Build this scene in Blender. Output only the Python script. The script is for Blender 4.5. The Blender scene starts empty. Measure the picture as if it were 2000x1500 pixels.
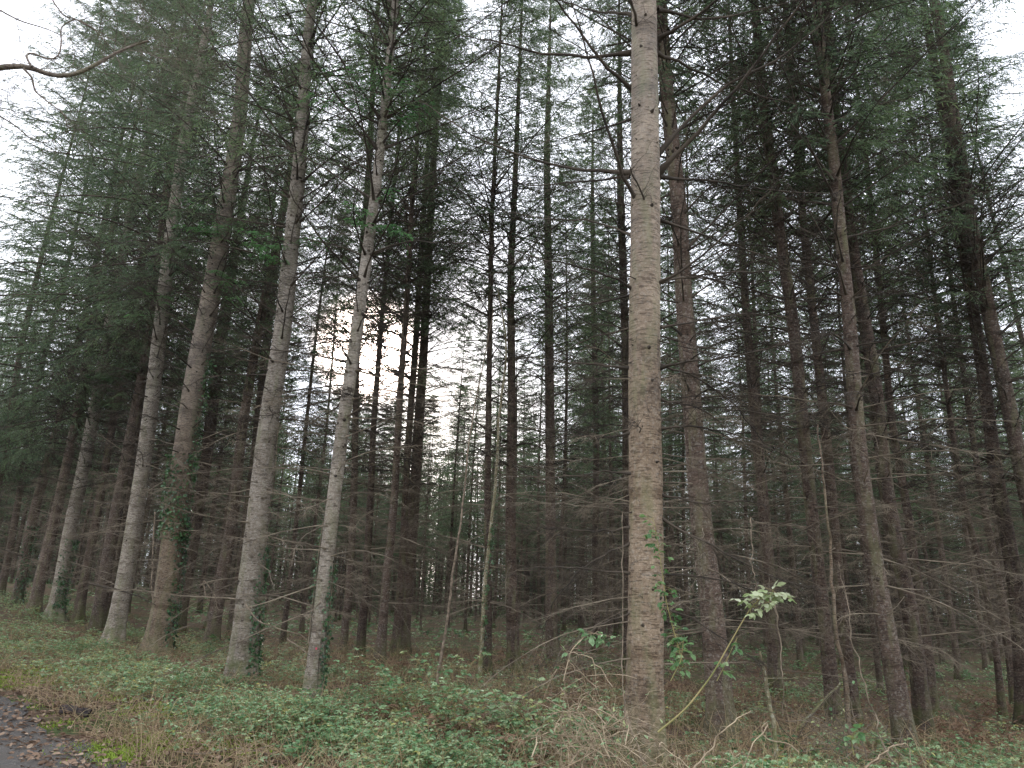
import bpy, math, random
import numpy as np
from mathutils import Matrix, Vector
PI = math.pi
R = math.radians
rng = np.random.default_rng(11)
random.seed(11)
scene = bpy.context.scene
C = scene.collection
HAZE = 0.00015

# ------------------------------------------------------------------ camera
F = 1400.0                       # focal length in pixels of the 2000 px wide photograph
PITCH, ROLL = R(16.7), R(2.1)
CAMZ = 1.6
cam_d = bpy.data.cameras.new('camera')
cam_d.sensor_width = 36.0
cam_d.lens = F / 2000 * 36.0
cam_d.clip_end = 3000
cam = bpy.data.objects.new('camera', cam_d)
C.objects.link(cam)
M3 = Matrix.Rotation(PI/2 + PITCH, 3, 'X') @ Matrix.Rotation(ROLL, 3, 'Z')
cam.matrix_world = Matrix.Translation((0, 0, CAMZ)) @ M3.to_4x4()
scene.camera = cam
CM = np.array(M3)
# ------------------------------------------------------------------ sky and sun
_sd = np.array(M3) @ np.array([(722-1000)/F, (682-750)/F*-1, -1.0])   # the veiled sun in the photo
SUN_EL = math.asin(_sd[2]/np.linalg.norm(_sd)); SUN_AZ = math.atan2(_sd[0], _sd[1])
print('sun', math.degrees(SUN_EL), math.degrees(SUN_AZ))
w = bpy.data.worlds.new('World'); scene.world = w
w.use_nodes = True
nt = w.node_tree
bg = nt.nodes['Background']
sky = nt.nodes.new('ShaderNodeTexSky'); sky.sky_type = 'NISHITA'
sky.sun_disc = False
sky.sun_elevation = SUN_EL; sky.sun_rotation = SUN_AZ
sky.air_density = 1.0; sky.dust_density = 2.0; sky.ozone_density = 1.0
# thin bright cloud cover over the blue
tc = nt.nodes.new('ShaderNodeTexCoord')
nz = nt.nodes.new('ShaderNodeTexNoise'); nz.inputs['Scale'].default_value = 3.0
nz.inputs['Detail'].default_value = 6.0
cr = nt.nodes.new('ShaderNodeValToRGB')
cr.color_ramp.elements[0].position = 0.30; cr.color_ramp.elements[0].color = (.72, .72, .72, 1)
cr.color_ramp.elements[1].position = 0.62; cr.color_ramp.elements[1].color = (1, 1, 1, 1)
mx = nt.nodes.new('ShaderNodeMix'); mx.data_type = 'RGBA'
mx.inputs[7].default_value = (11.2, 11.6, 12.8, 1)
nt.links.new(tc.outputs['Generated'], nz.inputs['Vector'])
nt.links.new(nz.outputs['Fac'], cr.inputs['Fac'])
nt.links.new(cr.outputs['Color'], mx.inputs[0])
nt.links.new(sky.outputs['Color'], mx.inputs[6])
# bright patch of cloud round the veiled sun
dp = nt.nodes.new('ShaderNodeVectorMath'); dp.operation = 'DOT_PRODUCT'
dp.inputs[1].default_value = (math.sin(SUN_AZ)*math.cos(SUN_EL), math.cos(SUN_AZ)*math.cos(SUN_EL), math.sin(SUN_EL))
nt.links.new(tc.outputs['Generated'], dp.inputs[0])
gm = nt.nodes.new('ShaderNodeMapRange'); gm.interpolation_type = 'SMOOTHERSTEP'
gm.inputs[1].default_value = math.cos(R(5)); gm.inputs[2].default_value = math.cos(R(.8))
nt.links.new(dp.outputs['Value'], gm.inputs[0])
ga = nt.nodes.new('ShaderNodeMix'); ga.data_type = 'RGBA'; ga.blend_type = 'ADD'; ga.clamp_result = False
ga.inputs[7].default_value = (130, 105, 90, 1)
nt.links.new(gm.outputs[0], ga.inputs[0]); nt.links.new(mx.outputs[2], ga.inputs[6])
nt.links.new(ga.outputs[2], bg.inputs['Color'])
bg.inputs['Strength'].default_value = 0.10
sd = bpy.data.lights.new('sun', 'SUN')
sd.energy = 1.5; sd.angle = R(10); sd.color = (1, .93, .84)
sun = bpy.data.objects.new('sun', sd); C.objects.link(sun)
sdir = Vector((math.sin(SUN_AZ)*math.cos(SUN_EL), math.cos(SUN_AZ)*math.cos(SUN_EL), math.sin(SUN_EL)))
sun.rotation_euler = sdir.to_track_quat('Z', 'Y').to_euler()
scene.view_settings.view_transform = 'Standard'
scene.view_settings.look = 'None'
scene.view_settings.exposure = 1.17
scene.view_settings.gamma = 1
cy = scene.cycles
cy.max_bounces = 5; cy.diffuse_bounces = 3; cy.glossy_bounces = 2
cy.transmission_bounces = 3; cy.transparent_max_bounces = 4; cy.volume_bounces = 1
cy.use_denoising = True
cy.caustics_reflective = False; cy.caustics_refractive = False

# ------------------------------------------------------------------ terrain functions
NRM = np.array([.729, .684])          # from the road towards the wood
S0 = 1.54
def s_of(x, y):
    return NRM[0]*x + NRM[1]*y - S0
def lump(x, y, k, ph=0.0):
    return (np.sin(x*k+1.3+ph)*np.cos(y*k*1.13+.4+2*ph) + .6*np.sin(x*k*1.9-y*k*1.4+2.1+ph)
            + .45*np.cos(x*k*3.1+y*k*2.6+ph*3) + .3*np.sin(x*k*5.3-y*k*4.1+ph))/1.9
def gz(x, y):
    x = np.asarray(x, float); y = np.asarray(y, float)
    left = .09*np.log1p(np.exp((-x-10.5)*1.2))/1.2
    left = 1.5*np.tanh(left/1.5)
    right = -.06*np.log1p(np.exp((x-2.0)*1.5))/1.5
    right = .9*np.tanh(right/.9)
    s = s_of(x, y)
    wood = 1/(1+np.exp(-(s-1.0)*2.5))
    bump = .05*lump(x, y, 1.1)+.03*lump(x, y, 2.7, 1)
    return (left+right)*np.clip((y-3)/6, 0, 1) + wood*(bump+.05)

def ray(u, v):
    d = CM @ np.array([(u-1000)/F, (750-v)/F, -1.0])
    return d
def ground_at(u, v):
    d = ray(u, v)
    t = 1.0
    while t < 200:
        p = d*t
        if p[2]+CAMZ <= gz(p[0], p[1]): break
        t += .02
    return np.array([p[0], p[1], float(gz(p[0], p[1]))])
def at_depth(u, v, y):
    d = ray(u, v)
    t = y/d[1]
    return np.array([d[0]*t, y, CAMZ+d[2]*t])
def cam_depth(p):
    q = CM.T @ (np.array(p)-np.array([0, 0, CAMZ]))
    return -q[2]
def project(p):
    q = (np.asarray(p)-np.array([0, 0, CAMZ])) @ CM
    return 1000+F*q[..., 0]/-q[..., 2], 750-F*q[..., 1]/-q[..., 2], -q[..., 2]

# ------------------------------------------------------------------ mesh helpers
class MB:
    def __init__(s): s.v = []; s.q = []; s.m = []; s.t = []; s.n = 0; s.sm = []
    def add(s, v, q, mat=0, tint=None, smooth=True):
        if len(q) == 0: return
        v = np.asarray(v, float).reshape(-1, 3); q = np.asarray(q, np.int64).reshape(-1, 4)
        s.v.append(v); s.q.append(q+s.n); s.n += len(v)
        s.m.append(np.full(len(q), mat)); s.sm.append(np.full(len(q), smooth))
        s.t.append(np.full(len(q), .5) if tint is None else np.asarray(tint, float).reshape(-1))
    def mesh(s, name, mats):
        v = np.concatenate(s.v).astype(np.float32); q = np.concatenate(s.q).astype(np.int32)
        me = bpy.data.meshes.new(name)
        me.vertices.add(len(v)); me.vertices.foreach_set('co', v.ravel())
        me.loops.add(len(q)*4); me.loops.foreach_set('vertex_index', q.ravel())
        me.polygons.add(len(q))
        me.polygons.foreach_set('loop_start', np.arange(0, len(q)*4, 4, dtype=np.int32))
        me.polygons.foreach_set('loop_total', np.full(len(q), 4, dtype=np.int32))
        me.polygons.foreach_set('material_index', np.concatenate(s.m).astype(np.int32))
        me.polygons.foreach_set('use_smooth', np.concatenate(s.sm).astype(bool))
        a = me.attributes.new('tint', 'FLOAT', 'FACE')
        a.data.foreach_set('value', np.concatenate(s.t).astype(np.float32))
        for m in mats: me.materials.append(m)
        me.update()
        me.validate()
        return me
def unit(a):
    return a/np.maximum(np.linalg.norm(a, axis=-1, keepdims=True), 1e-9)
def tubes(P, Rr, k=4, cap=False):
    """P (M,N,3) polylines, Rr (M,N) radii -> verts, quads"""
    P = np.asarray(P, float); Mn, N, _ = P.shape
    T = unit(np.gradient(P, axis=1))
    mean = unit(P[:, -1]-P[:, 0])
    ref = np.where(np.abs(mean[:, 2:3]) < .8, np.array([[0, 0, 1.0]]), np.array([[1.0, 0, 0]]))
    U = unit(np.cross(T, ref[:, None, :])); V = np.cross(T, U)
    a = np.arange(k)*2*PI/k
    v = P[:, :, None, :] + Rr[:, :, None, None]*(np.cos(a)[None, None, :, None]*U[:, :, None, :]+np.sin(a)[None, None, :, None]*V[:, :, None, :])
    idx = np.arange(Mn*N*k).reshape(Mn, N, k)
    q = np.stack([idx[:, :-1, :], np.roll(idx, -1, 2)[:, :-1, :], np.roll(idx, -1, 2)[:, 1:, :], idx[:, 1:, :]], -1)
    return v.reshape(-1, 3), q.reshape(-1, 4)
def rhombs(p, d, l, wd, wide=.42, fold=0.0, roll=None):
    """leaf shaped quads: base p, direction d, length l, width vector wd (unit) """
    p = np.asarray(p).reshape(-1, 3); d = unit(np.asarray(d).reshape(-1, 3)); l = np.asarray(l).reshape(-1, 1)
    wv = np.asarray(wd).reshape(-1, 3)
    nn = np.cross(d, wv)
    a = p; b = p+d*l*wide+wv-nn*fold*l; c = p+d*l; e = p+d*l*wide-wv-nn*fold*l
    v = np.stack([a, b, c, e], 1).reshape(-1, 3)
    q = np.arange(len(p)*4).reshape(-1, 4)
    return v, q
def randdir(n):
    return unit(rng.normal(size=(n, 3)))

def link(name, me, parent=None, loc=None):
    o = bpy.data.objects.new(name, me); C.objects.link(o)
    if parent: o.parent = parent
    if loc is not None: o.location = loc
    return o
def tag(o, label=None, cat=None, group=None, kind=None):
    if label: o['label'] = label
    if cat: o['category'] = cat
    if group: o['group'] = group
    if kind: o['kind'] = kind
    return o
def empty(name, loc, label, cat, group=None):
    o = bpy.data.objects.new(name, None); C.objects.link(o)
    o.location = loc; o.empty_display_size = .2
    return tag(o, label, cat, group)

# ------------------------------------------------------------------ materials
def new_mat(name):
    m = bpy.data.materials.new(name); m.use_nodes = True
    n = m.node_tree.nodes; l = m.node_tree.links
    return m, n, l, n['Principled BSDF']
def ramp(n, stops):
    r = n.new('ShaderNodeValToRGB')
    e = r.color_ramp.elements
    e[0].position, e[0].color = stops[0][0], (*stops[0][1], 1)
    e[1].position, e[1].color = stops[-1][0], (*stops[-1][1], 1)
    for p, c in stops[1:-1]:
        x = e.new(p); x.color = (*c, 1)
    return r
def mixc(n, l, fac, a, b, blend='MIX'):
    m = n.new('ShaderNodeMix'); m.data_type = 'RGBA'; m.blend_type = blend
    for s, v in ((m.inputs[0], fac), (m.inputs[6], a), (m.inputs[7], b)):
        if isinstance(v, (int, float)): s.default_value = v
        elif isinstance(v, tuple): s.default_value = (*v, 1)
        else: l.new(v, s)
    return m.outputs[2]
def bark(name, light, mid, dark, lichen, lich_amt, crack=(9, 9, 42), moss=.3, scale=1.0, bumpd=.02, hs_=(11, 11, 80), grey_up=.0):
    m, n, l, b = new_mat(name)
    tc = n.new('ShaderNodeTexCoord')
    mp = n.new('ShaderNodeMapping'); mp.inputs['Scale'].default_value = tuple(c*scale for c in crack)
    l.new(tc.outputs['Object'], mp.inputs['Vector'])
    nw = n.new('ShaderNodeTexNoise'); nw.inputs['Scale'].default_value = 5; nw.inputs['Detail'].default_value = 3
    l.new(tc.outputs['Object'], nw.inputs['Vector'])
    add = n.new('ShaderNodeVectorMath'); add.operation = 'MULTIPLY_ADD'
    add.inputs[1].default_value = (2.2, 2.2, 2.2)
    l.new(nw.outputs['Color'], add.inputs[0]); l.new(mp.outputs['Vector'], add.inputs[2])
    vo = n.new('ShaderNodeTexVoronoi'); vo.feature = 'DISTANCE_TO_EDGE'; vo.inputs['Scale'].default_value = 1
    l.new(add.outputs[0], vo.inputs['Vector'])
    vc = n.new('ShaderNodeTexVoronoi'); vc.inputs['Scale'].default_value = 1
    l.new(add.outputs[0], vc.inputs['Vector'])
    ce = ramp(n, [(0.0, (.62, .62, .62)), (.10, (1, 1, 1))]); l.new(vo.outputs['Distance'], ce.inputs['Fac'])
    n1 = n.new('ShaderNodeTexNoise'); n1.inputs['Scale'].default_value = 1.8; n1.inputs['Detail'].default_value = 9
    n1.inputs['Roughness'].default_value = .65
    l.new(tc.outputs['Object'], n1.inputs['Vector'])
    mh = n.new('ShaderNodeMapping'); mh.inputs['Scale'].default_value = hs_
    l.new(tc.outputs['Object'], mh.inputs['Vector'])
    nh = n.new('ShaderNodeTexNoise'); nh.inputs['Scale'].default_value = 1; nh.inputs['Detail'].default_value = 4
    l.new(mh.outputs['Vector'], nh.inputs['Vector'])
    rh = ramp(n, [(.38, (.26, .23, .21)), (.48, (1, 1, 1))]); l.new(nh.outputs['Fac'], rh.inputs['Fac'])
    base = ramp(n, [(.3, dark), (.5, mid), (.7, light)])
    sep = n.new('ShaderNodeSeparateColor'); l.new(vc.outputs['Color'], sep.inputs['Color'])
    av = n.new('ShaderNodeMath'); av.operation = 'MULTIPLY_ADD'; av.inputs[1].default_value = .16
    l.new(sep.outputs[0], av.inputs[0])
    sb = n.new('ShaderNodeMath'); sb.operation = 'MULTIPLY_ADD'; sb.inputs[1].default_value = .9; sb.inputs[2].default_value = -.03
    l.new(n1.outputs['Fac'], sb.inputs[0]); l.new(sb.outputs[0], av.inputs[2])
    l.new(av.outputs[0], base.inputs['Fac'])
    col = mixc(n, l, ce.outputs['Color'], tuple(c*.42 for c in dark), mixc(n, l, .75, base.outputs['Color'], rh.outputs['Color'], 'MULTIPLY'))
    # lichen blotches
    n2 = n.new('ShaderNodeTexNoise'); n2.inputs['Scale'].default_value = 26; n2.inputs['Detail'].default_value = 6
    n2.inputs['Roughness'].default_value = .7
    l.new(tc.outputs['Object'], n2.inputs['Vector'])
    lr = ramp(n, [(.52, (0, 0, 0)), (.62, (lich_amt,)*3)]); l.new(n2.outputs['Fac'], lr.inputs['Fac'])
    col = mixc(n, l, lr.outputs['Color'], col, lichen)
    mb_ = n.new('ShaderNodeMapping'); mb_.inputs['Scale'].default_value = (.5, .5, 3.2); l.new(tc.outputs['Object'], mb_.inputs['Vector'])
    nb = n.new('ShaderNodeTexNoise'); nb.inputs['Scale'].default_value = 1; nb.inputs['Detail'].default_value = 2; l.new(mb_.outputs['Vector'], nb.inputs['Vector'])
    rb = ramp(n, [(.56, (1, 1, 1)), (.64, (.52, .48, .44))]); l.new(nb.outputs['Fac'], rb.inputs['Fac'])
    col = mixc(n, l, .9, col, rb.outputs['Color'], 'MULTIPLY')
    sx = n.new('ShaderNodeSeparateXYZ'); l.new(tc.outputs['Object'], sx.inputs[0])
    # thin algae film in long stains, and paler lichened bark higher up
    ns = n.new('ShaderNodeTexNoise'); ns.inputs['Scale'].default_value = 2.6; ns.inputs['Detail'].default_value = 5
    ml = n.new('ShaderNodeMapping'); ml.inputs['Scale'].default_value = (3, 3, .5); l.new(tc.outputs['Object'], ml.inputs['Vector']); l.new(ml.outputs['Vector'], ns.inputs['Vector'])
    rs = ramp(n, [(.50, (0, 0, 0)), (.70, (.42, .42, .42))]); l.new(ns.outputs['Fac'], rs.inputs['Fac'])
    col = mixc(n, l, rs.outputs['Color'], col, (.17, .18, .085))
    if grey_up:
        gu = n.new('ShaderNodeMapRange'); gu.inputs[1].default_value = 3.0; gu.inputs[2].default_value = 7.0; gu.inputs[4].default_value = grey_up
        l.new(sx.outputs[2], gu.inputs[0]); col = mixc(n, l, gu.outputs[0], col, mixc(n, l, .6, (.40, .39, .36), rh.outputs['Color'], 'MULTIPLY'))
    # moss low on the trunk
    mr = n.new('ShaderNodeMapRange'); mr.inputs[1].default_value = 0; mr.inputs[2].default_value = 1.6
    mr.inputs[3].default_value = 1; mr.inputs[4].default_value = 0
    l.new(sx.outputs[2], mr.inputs[0])
    n3 = n.new('ShaderNodeTexNoise'); n3.inputs['Scale'].default_value = 5; n3.inputs['Detail'].default_value = 7
    l.new(tc.outputs['Object'], n3.inputs['Vector'])
    mu = n.new('ShaderNodeMath'); mu.operation = 'MULTIPLY'; l.new(mr.outputs[0], mu.inputs[0]); l.new(n3.outputs['Fac'], mu.inputs[1])
    ms = ramp(n, [(.30, (0, 0, 0)), (.5, (moss,)*3)]); l.new(mu.outputs[0], ms.inputs['Fac'])
    col = mixc(n, l, ms.outputs['Color'], col, (.085, .11, .03))
    oi = n.new('ShaderNodeObjectInfo')
    hs = n.new('ShaderNodeHueSaturation')
    mv = n.new('ShaderNodeMapRange'); mv.inputs[3].default_value = .78; mv.inputs[4].default_value = 1.22
    l.new(oi.outputs['Random'], mv.inputs[0]); l.new(mv.outputs[0], hs.inputs['Value'])
    l.new(col, hs.inputs['Color'])
    l.new(hs.outputs['Color'], b.inputs['Base Color'])
    b.inputs['Roughness'].default_value = .92; b.inputs['Specular IOR Level'].default_value = .2
    bu = n.new('ShaderNodeBump'); bu.inputs['Distance'].default_value = bumpd; bu.inputs['Strength'].default_value = .9
    ad = n.new('ShaderNodeMath'); ad.operation = 'MULTIPLY_ADD'; ad.inputs[1].default_value = .6
    l.new(n2.outputs['Fac'], ad.inputs[0]); l.new(ce.outputs['Color'], ad.inputs[2])
    l.new(ad.outputs[0], bu.inputs['Height']); l.new(bu.outputs['Normal'], b.inputs['Normal'])
    return m
def leafy(name, cols, rough=.5, trans=.35, nscale=1.5, spec=.3, tcol=None):
    """cols: dark..light stops picked by the per-leaf tint plus a slow noise"""
    m, n, l, b = new_mat(name)
    at = n.new('ShaderNodeAttribute'); at.attribute_name = 'tint'
    tc = n.new('ShaderNodeTexCoord')
    nz = n.new('ShaderNodeTexNoise'); nz.inputs['Scale'].default_value = nscale; nz.inputs['Detail'].default_value = 3
    l.new(tc.outputs['Object'], nz.inputs['Vector'])
    oi = n.new('ShaderNodeObjectInfo')
    s1 = n.new('ShaderNodeMath'); s1.operation = 'MULTIPLY_ADD'; s1.inputs[1].default_value = .9; s1.inputs[2].default_value = -.35
    l.new(nz.outputs['Fac'], s1.inputs[0])
    s2 = n.new('ShaderNodeMath'); s2.operation = 'MULTIPLY_ADD'; s2.inputs[1].default_value = .65
    l.new(at.outputs['Fac'], s2.inputs[0]); l.new(s1.outputs[0], s2.inputs[2])
    s3 = n.new('ShaderNodeMath'); s3.operation = 'MULTIPLY_ADD'; s3.inputs[1].default_value = .2
    l.new(oi.outputs['Random'], s3.inputs[0]); l.new(s2.outputs[0], s3.inputs[2])
    k = len(cols)
    r = ramp(n, [(.05+.9*i/(k-1), c) for i, c in enumerate(cols)])
    l.new(s3.outputs[0], r.inputs['Fac'])
    l.new(r.outputs['Color'], b.inputs['Base Color'])
    b.inputs['Roughness'].default_value = rough; b.inputs['Specular IOR Level'].default_value = spec
    if trans > 0:
        tr = n.new('ShaderNodeBsdfTranslucent')
        hs = n.new('ShaderNodeHueSaturation'); hs.inputs['Value'].default_value = 1.3; hs.inputs['Saturation'].default_value = 1.1
        l.new(r.outputs['Color'], hs.inputs['Color']); l.new(hs.outputs['Color'], tr.inputs['Color'])
        ms = n.new('ShaderNodeMixShader'); ms.inputs[0].default_value = trans
        l.new(b.outputs[0], ms.inputs[1]); l.new(tr.outputs[0], ms.inputs[2])
        l.new(ms.outputs[0], n['Material Output'].inputs['Surface'])
    return m

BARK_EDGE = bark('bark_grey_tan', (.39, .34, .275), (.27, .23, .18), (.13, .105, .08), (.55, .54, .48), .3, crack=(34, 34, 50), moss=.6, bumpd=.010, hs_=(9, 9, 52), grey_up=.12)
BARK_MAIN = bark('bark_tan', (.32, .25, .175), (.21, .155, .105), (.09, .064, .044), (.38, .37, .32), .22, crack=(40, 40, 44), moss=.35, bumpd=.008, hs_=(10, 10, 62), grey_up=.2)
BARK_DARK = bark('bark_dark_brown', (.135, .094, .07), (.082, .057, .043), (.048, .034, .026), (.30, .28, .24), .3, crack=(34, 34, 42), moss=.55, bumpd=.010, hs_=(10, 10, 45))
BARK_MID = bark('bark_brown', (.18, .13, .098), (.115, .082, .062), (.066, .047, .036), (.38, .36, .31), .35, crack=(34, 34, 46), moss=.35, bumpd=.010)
BARK_MOSS = bark('bark_mossy', (.26, .22, .15), (.18, .155, .09), (.10, .085, .055), (.50, .50, .42), .4, crack=(25, 25, 18), moss=.9, bumpd=.006)
BARK_OAK = bark('bark_oak', (.30, .25, .20), (.20, .16, .13), (.11, .09, .07), (.35, .36, .30), .3, crack=(25, 25, 12), moss=.1, bumpd=.006)
def wood(name, c1, c2, sc=6):
    m, n, l, b = new_mat(name)
    tc = n.new('ShaderNodeTexCoord'); nz = n.new('ShaderNodeTexNoise'); nz.inputs['Scale'].default_value = sc
    nz.inputs['Detail'].default_value = 4
    l.new(tc.outputs['Object'], nz.inputs['Vector'])
    r = ramp(n, [(.35, c1), (.65, c2)]); l.new(nz.outputs['Fac'], r.inputs['Fac'])
    l.new(r.outputs['Color'], b.inputs['Base Color']); b.inputs['Roughness'].default_value = .85
    b.inputs['Specular IOR Level'].default_value = .2
    return m
DEAD = wood('dead_twig_wood', (.06, .046, .034), (.26, .215, .155), 2.2)
DEAD_DARK = wood('dark_and_backlit_wood', (.028, .023, .018), (.085, .068, .05), 2.5)  # also the backlit tone of dead branches, shade put into the colour
LIVE = wood('live_branch_wood', (.035, .028, .022), (.09, .072, .052), 3)
CANE = wood('pale_cane', (.20, .15, .10), (.46, .37, .25), 9)
SAPB = wood('sapling_bark', (.10, .08, .055), (.28, .22, .16), 14)
CANE_GREEN = wood('green_cane', (.16, .17, .06), (.34, .27, .13), 4)
NEEDLE = leafy('needles', [(.036, .062, .036), (.070, .108, .060), (.112, .160, .082), (.17, .22, .105)], rough=.55, trans=.42, nscale=.55)
BRAMBLE = leafy('bramble_leaf', [(.024, .062, .021), (.06, .132, .048), (.13, .24, .10), (.29, .40, .22), (.40, .36, .11)], rough=.42, trans=.3, nscale=1.1, spec=.45)
IVY = leafy('ivy_leaf', [(.012, .035, .016), (.025, .07, .025), (.05, .12, .04), (.09, .18, .06)], rough=.35, trans=.15, nscale=2, spec=.6)
FRESH = leafy('fresh_leaf', [(.035, .09, .03), (.07, .155, .05), (.14, .24, .09), (.34, .38, .22)], rough=.45, trans=.35, nscale=4, spec=.5)
PALE = leafy('pale_underside_leaf', [(.15, .22, .07), (.27, .35, .16), (.38, .43, .25), (.50, .52, .38)], rough=.55, trans=.35, nscale=6, spec=.4)
LITTER = leafy('dead_leaf', [(.06, .04, .028), (.13, .085, .058), (.23, .155, .105), (.36, .28, .20)], rough=.8, trans=.1, nscale=2, spec=.2)
STRAW = leafy('dead_grass', [(.12, .075, .045), (.26, .18, .10), (.44, .34, .21), (.22, .22, .09)], rough=.8, trans=.2, nscale=1, spec=.2)
BRACKEN = leafy('dead_bracken', [(.10, .06, .04), (.17, .105, .07), (.24, .155, .10), (.22, .17, .11)], rough=.85, trans=.15, nscale=1.2, spec=.15)
MOSSM = leafy('moss_tuft', [(.08, .12, .02), (.17, .24, .04), (.28, .38, .07), (.40, .48, .12)], rough=.9, trans=.2, nscale=1.5, spec=.1)

# ------------------------------------------------------------------ ground and road
def ground_mat():
    m, n, l, b = new_mat('forest_floor')
    tc = n.new('ShaderNodeTexCoord')
    def noise(s, d=6, r=.6):
        x = n.new('ShaderNodeTexNoise'); x.inputs['Scale'].default_value = s; x.inputs['Detail'].default_value = d
        x.inputs['Roughness'].default_value = r; l.new(tc.outputs['Object'], x.inputs['Vector']); return x
    a = noise(9, 8, .7); r1 = ramp(n, [(.3, (.045, .030, .020)), (.5, (.10, .065, .042)), (.66, (.20, .135, .085)), (.8, (.30, .22, .15))])
    l.new(a.outputs['Fac'], r1.inputs['Fac'])
    g = noise(.9, 5, .6); r2 = ramp(n, [(.46, (0, 0, 0)), (.60, (.85,)*3)]); l.new(g.outputs['Fac'], r2.inputs['Fac'])
    g2 = noise(14, 6, .7); r3 = ramp(n, [(.3, (.022, .04, .012)), (.55, (.05, .085, .022)), (.75, (.11, .15, .04))]); l.new(g2.outputs['Fac'], r3.inputs['Fac'])
    c = mixc(n, l, r2.outputs['Color'], r1.outputs['Color'], r3.outputs['Color'])
    rd = noise(.45, 3, .5); r4 = ramp(n, [(.56, (0, 0, 0)), (.68, (.6,)*3)]); l.new(rd.outputs['Fac'], r4.inputs['Fac'])
    c = mixc(n, l, r4.outputs['Color'], c, (.12, .07, .045))
    l.new(c, b.inputs['Base Color']); b.inputs['Roughness'].default_value = .95
    b.inputs['Specular IOR Level'].default_value = .15
    bu = n.new('ShaderNodeBump'); bu.inputs['Distance'].default_value = .05; l.new(a.outputs['Fac'], bu.inputs['Height'])
    l.new(bu.outputs['Normal'], b.inputs['Normal'])
    return m
def road_mat():
    m, n, l, b = new_mat('worn_asphalt')
    tc = n.new('ShaderNodeTexCoord')
    def noise(s, d=6, r=.6):
        x = n.new('ShaderNodeTexNoise'); x.inputs['Scale'].default_value = s; x.inputs['Detail'].default_value = d
        x.inputs['Roughness'].default_value = r; l.new(tc.outputs['Object'], x.inputs['Vector']); return x
    a = noise(60, 5, .7); r1 = ramp(n, [(.3, (.024, .019, .015)), (.5, (.05, .042, .034)), (.74, (.12, .10, .08))]); l.new(a.outputs['Fac'], r1.inputs['Fac'])
    g = noise(2.2, 6); r2 = ramp(n, [(.48, (0, 0, 0)), (.62, (1, 1, 1))]); l.new(g.outputs['Fac'], r2.inputs['Fac'])
    c = mixc(n, l, r2.outputs['Color'], r1.outputs['Color'], (.028, .026, .025))
    l.new(c, b.inputs['Base Color'])
    rr = n.new('ShaderNodeMapRange'); rr.inputs[3].default_value = .75; rr.inputs[4].default_value = .38
    l.new(r2.outputs['Color'], rr.inputs[0]); l.new(rr.outputs[0], b.inputs['Roughness'])
    bu = n.new('ShaderNodeBump'); bu.inputs['Distance'].default_value = .02; l.new(a.outputs['Fac'], bu.inputs['Height'])
    l.new(bu.outputs['Normal'], b.inputs['Normal'])
    return m
def sheet(name, xs, ys, zf, mat, label, cat):
    X, Y = np.meshgrid(xs, ys)
    v = np.stack([X, Y, zf(X, Y)], -1).reshape(-1, 3)
    nx, ny = len(xs), len(ys)
    i = np.arange(nx*ny).reshape(ny, nx)
    q = np.stack([i[:-1, :-1], i[:-1, 1:], i[1:, 1:], i[1:, :-1]], -1).reshape(-1, 4)
    mb = MB(); mb.add(v, q)
    return mb.mesh(name, [mat])
xs = np.concatenate([np.linspace(-700, -40, 14)[:-1], np.linspace(-40, -12, 50)[:-1], np.linspace(-12, 12, 200)[:-1], np.linspace(12, 40, 50)[:-1], np.linspace(40, 700, 14)])
ys = np.concatenate([np.linspace(-700, -10, 14)[:-1], np.linspace(-10, 3, 40)[:-1], np.linspace(3, 26, 200)[:-1], np.linspace(26, 90, 60)[:-1], np.linspace(90, 900, 14)])
o = link('ground', sheet('ground', xs, ys, gz, ground_mat(), '', '')); tag(o, 'forest floor of soil, moss and brown needles under the trees', 'ground', kind='structure')
# road strip, 4 m wide, slightly wavy edge
dvec = np.array([-.684, .729])
ts = np.linspace(-60, 80, 400)
vs = []
for k_, off in enumerate(np.linspace(.88, -3.5, 12)):
    jit = (.10*np.sin(ts*1.7)+.07*np.sin(ts*4.3+1)+.05*np.sin(ts*9.1)) if k_ in (0, 11) else 0
    s_ = off+jit
    px = NRM[0]*(s_+S0)+dvec[0]*ts; py = NRM[1]*(s_+S0)+dvec[1]*ts
    cz = gz(px, py)+.012+.03*math.sin(PI*k_/11)
    vs.append(np.stack([px, py, cz], -1))
vs = np.stack(vs, 0)
i = np.arange(12*400).reshape(12, 400)
q = np.stack([i[:-1, :-1], i[:-1, 1:], i[1:, 1:], i[1:, :-1]], -1)[..., ::-1].reshape(-1, 4)
mb = MB(); mb.add(vs, q)
o = link('road', mb.mesh('road', [road_mat()])); tag(o, 'damp dark asphalt lane at the bottom left corner', 'road', kind='structure')

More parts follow.
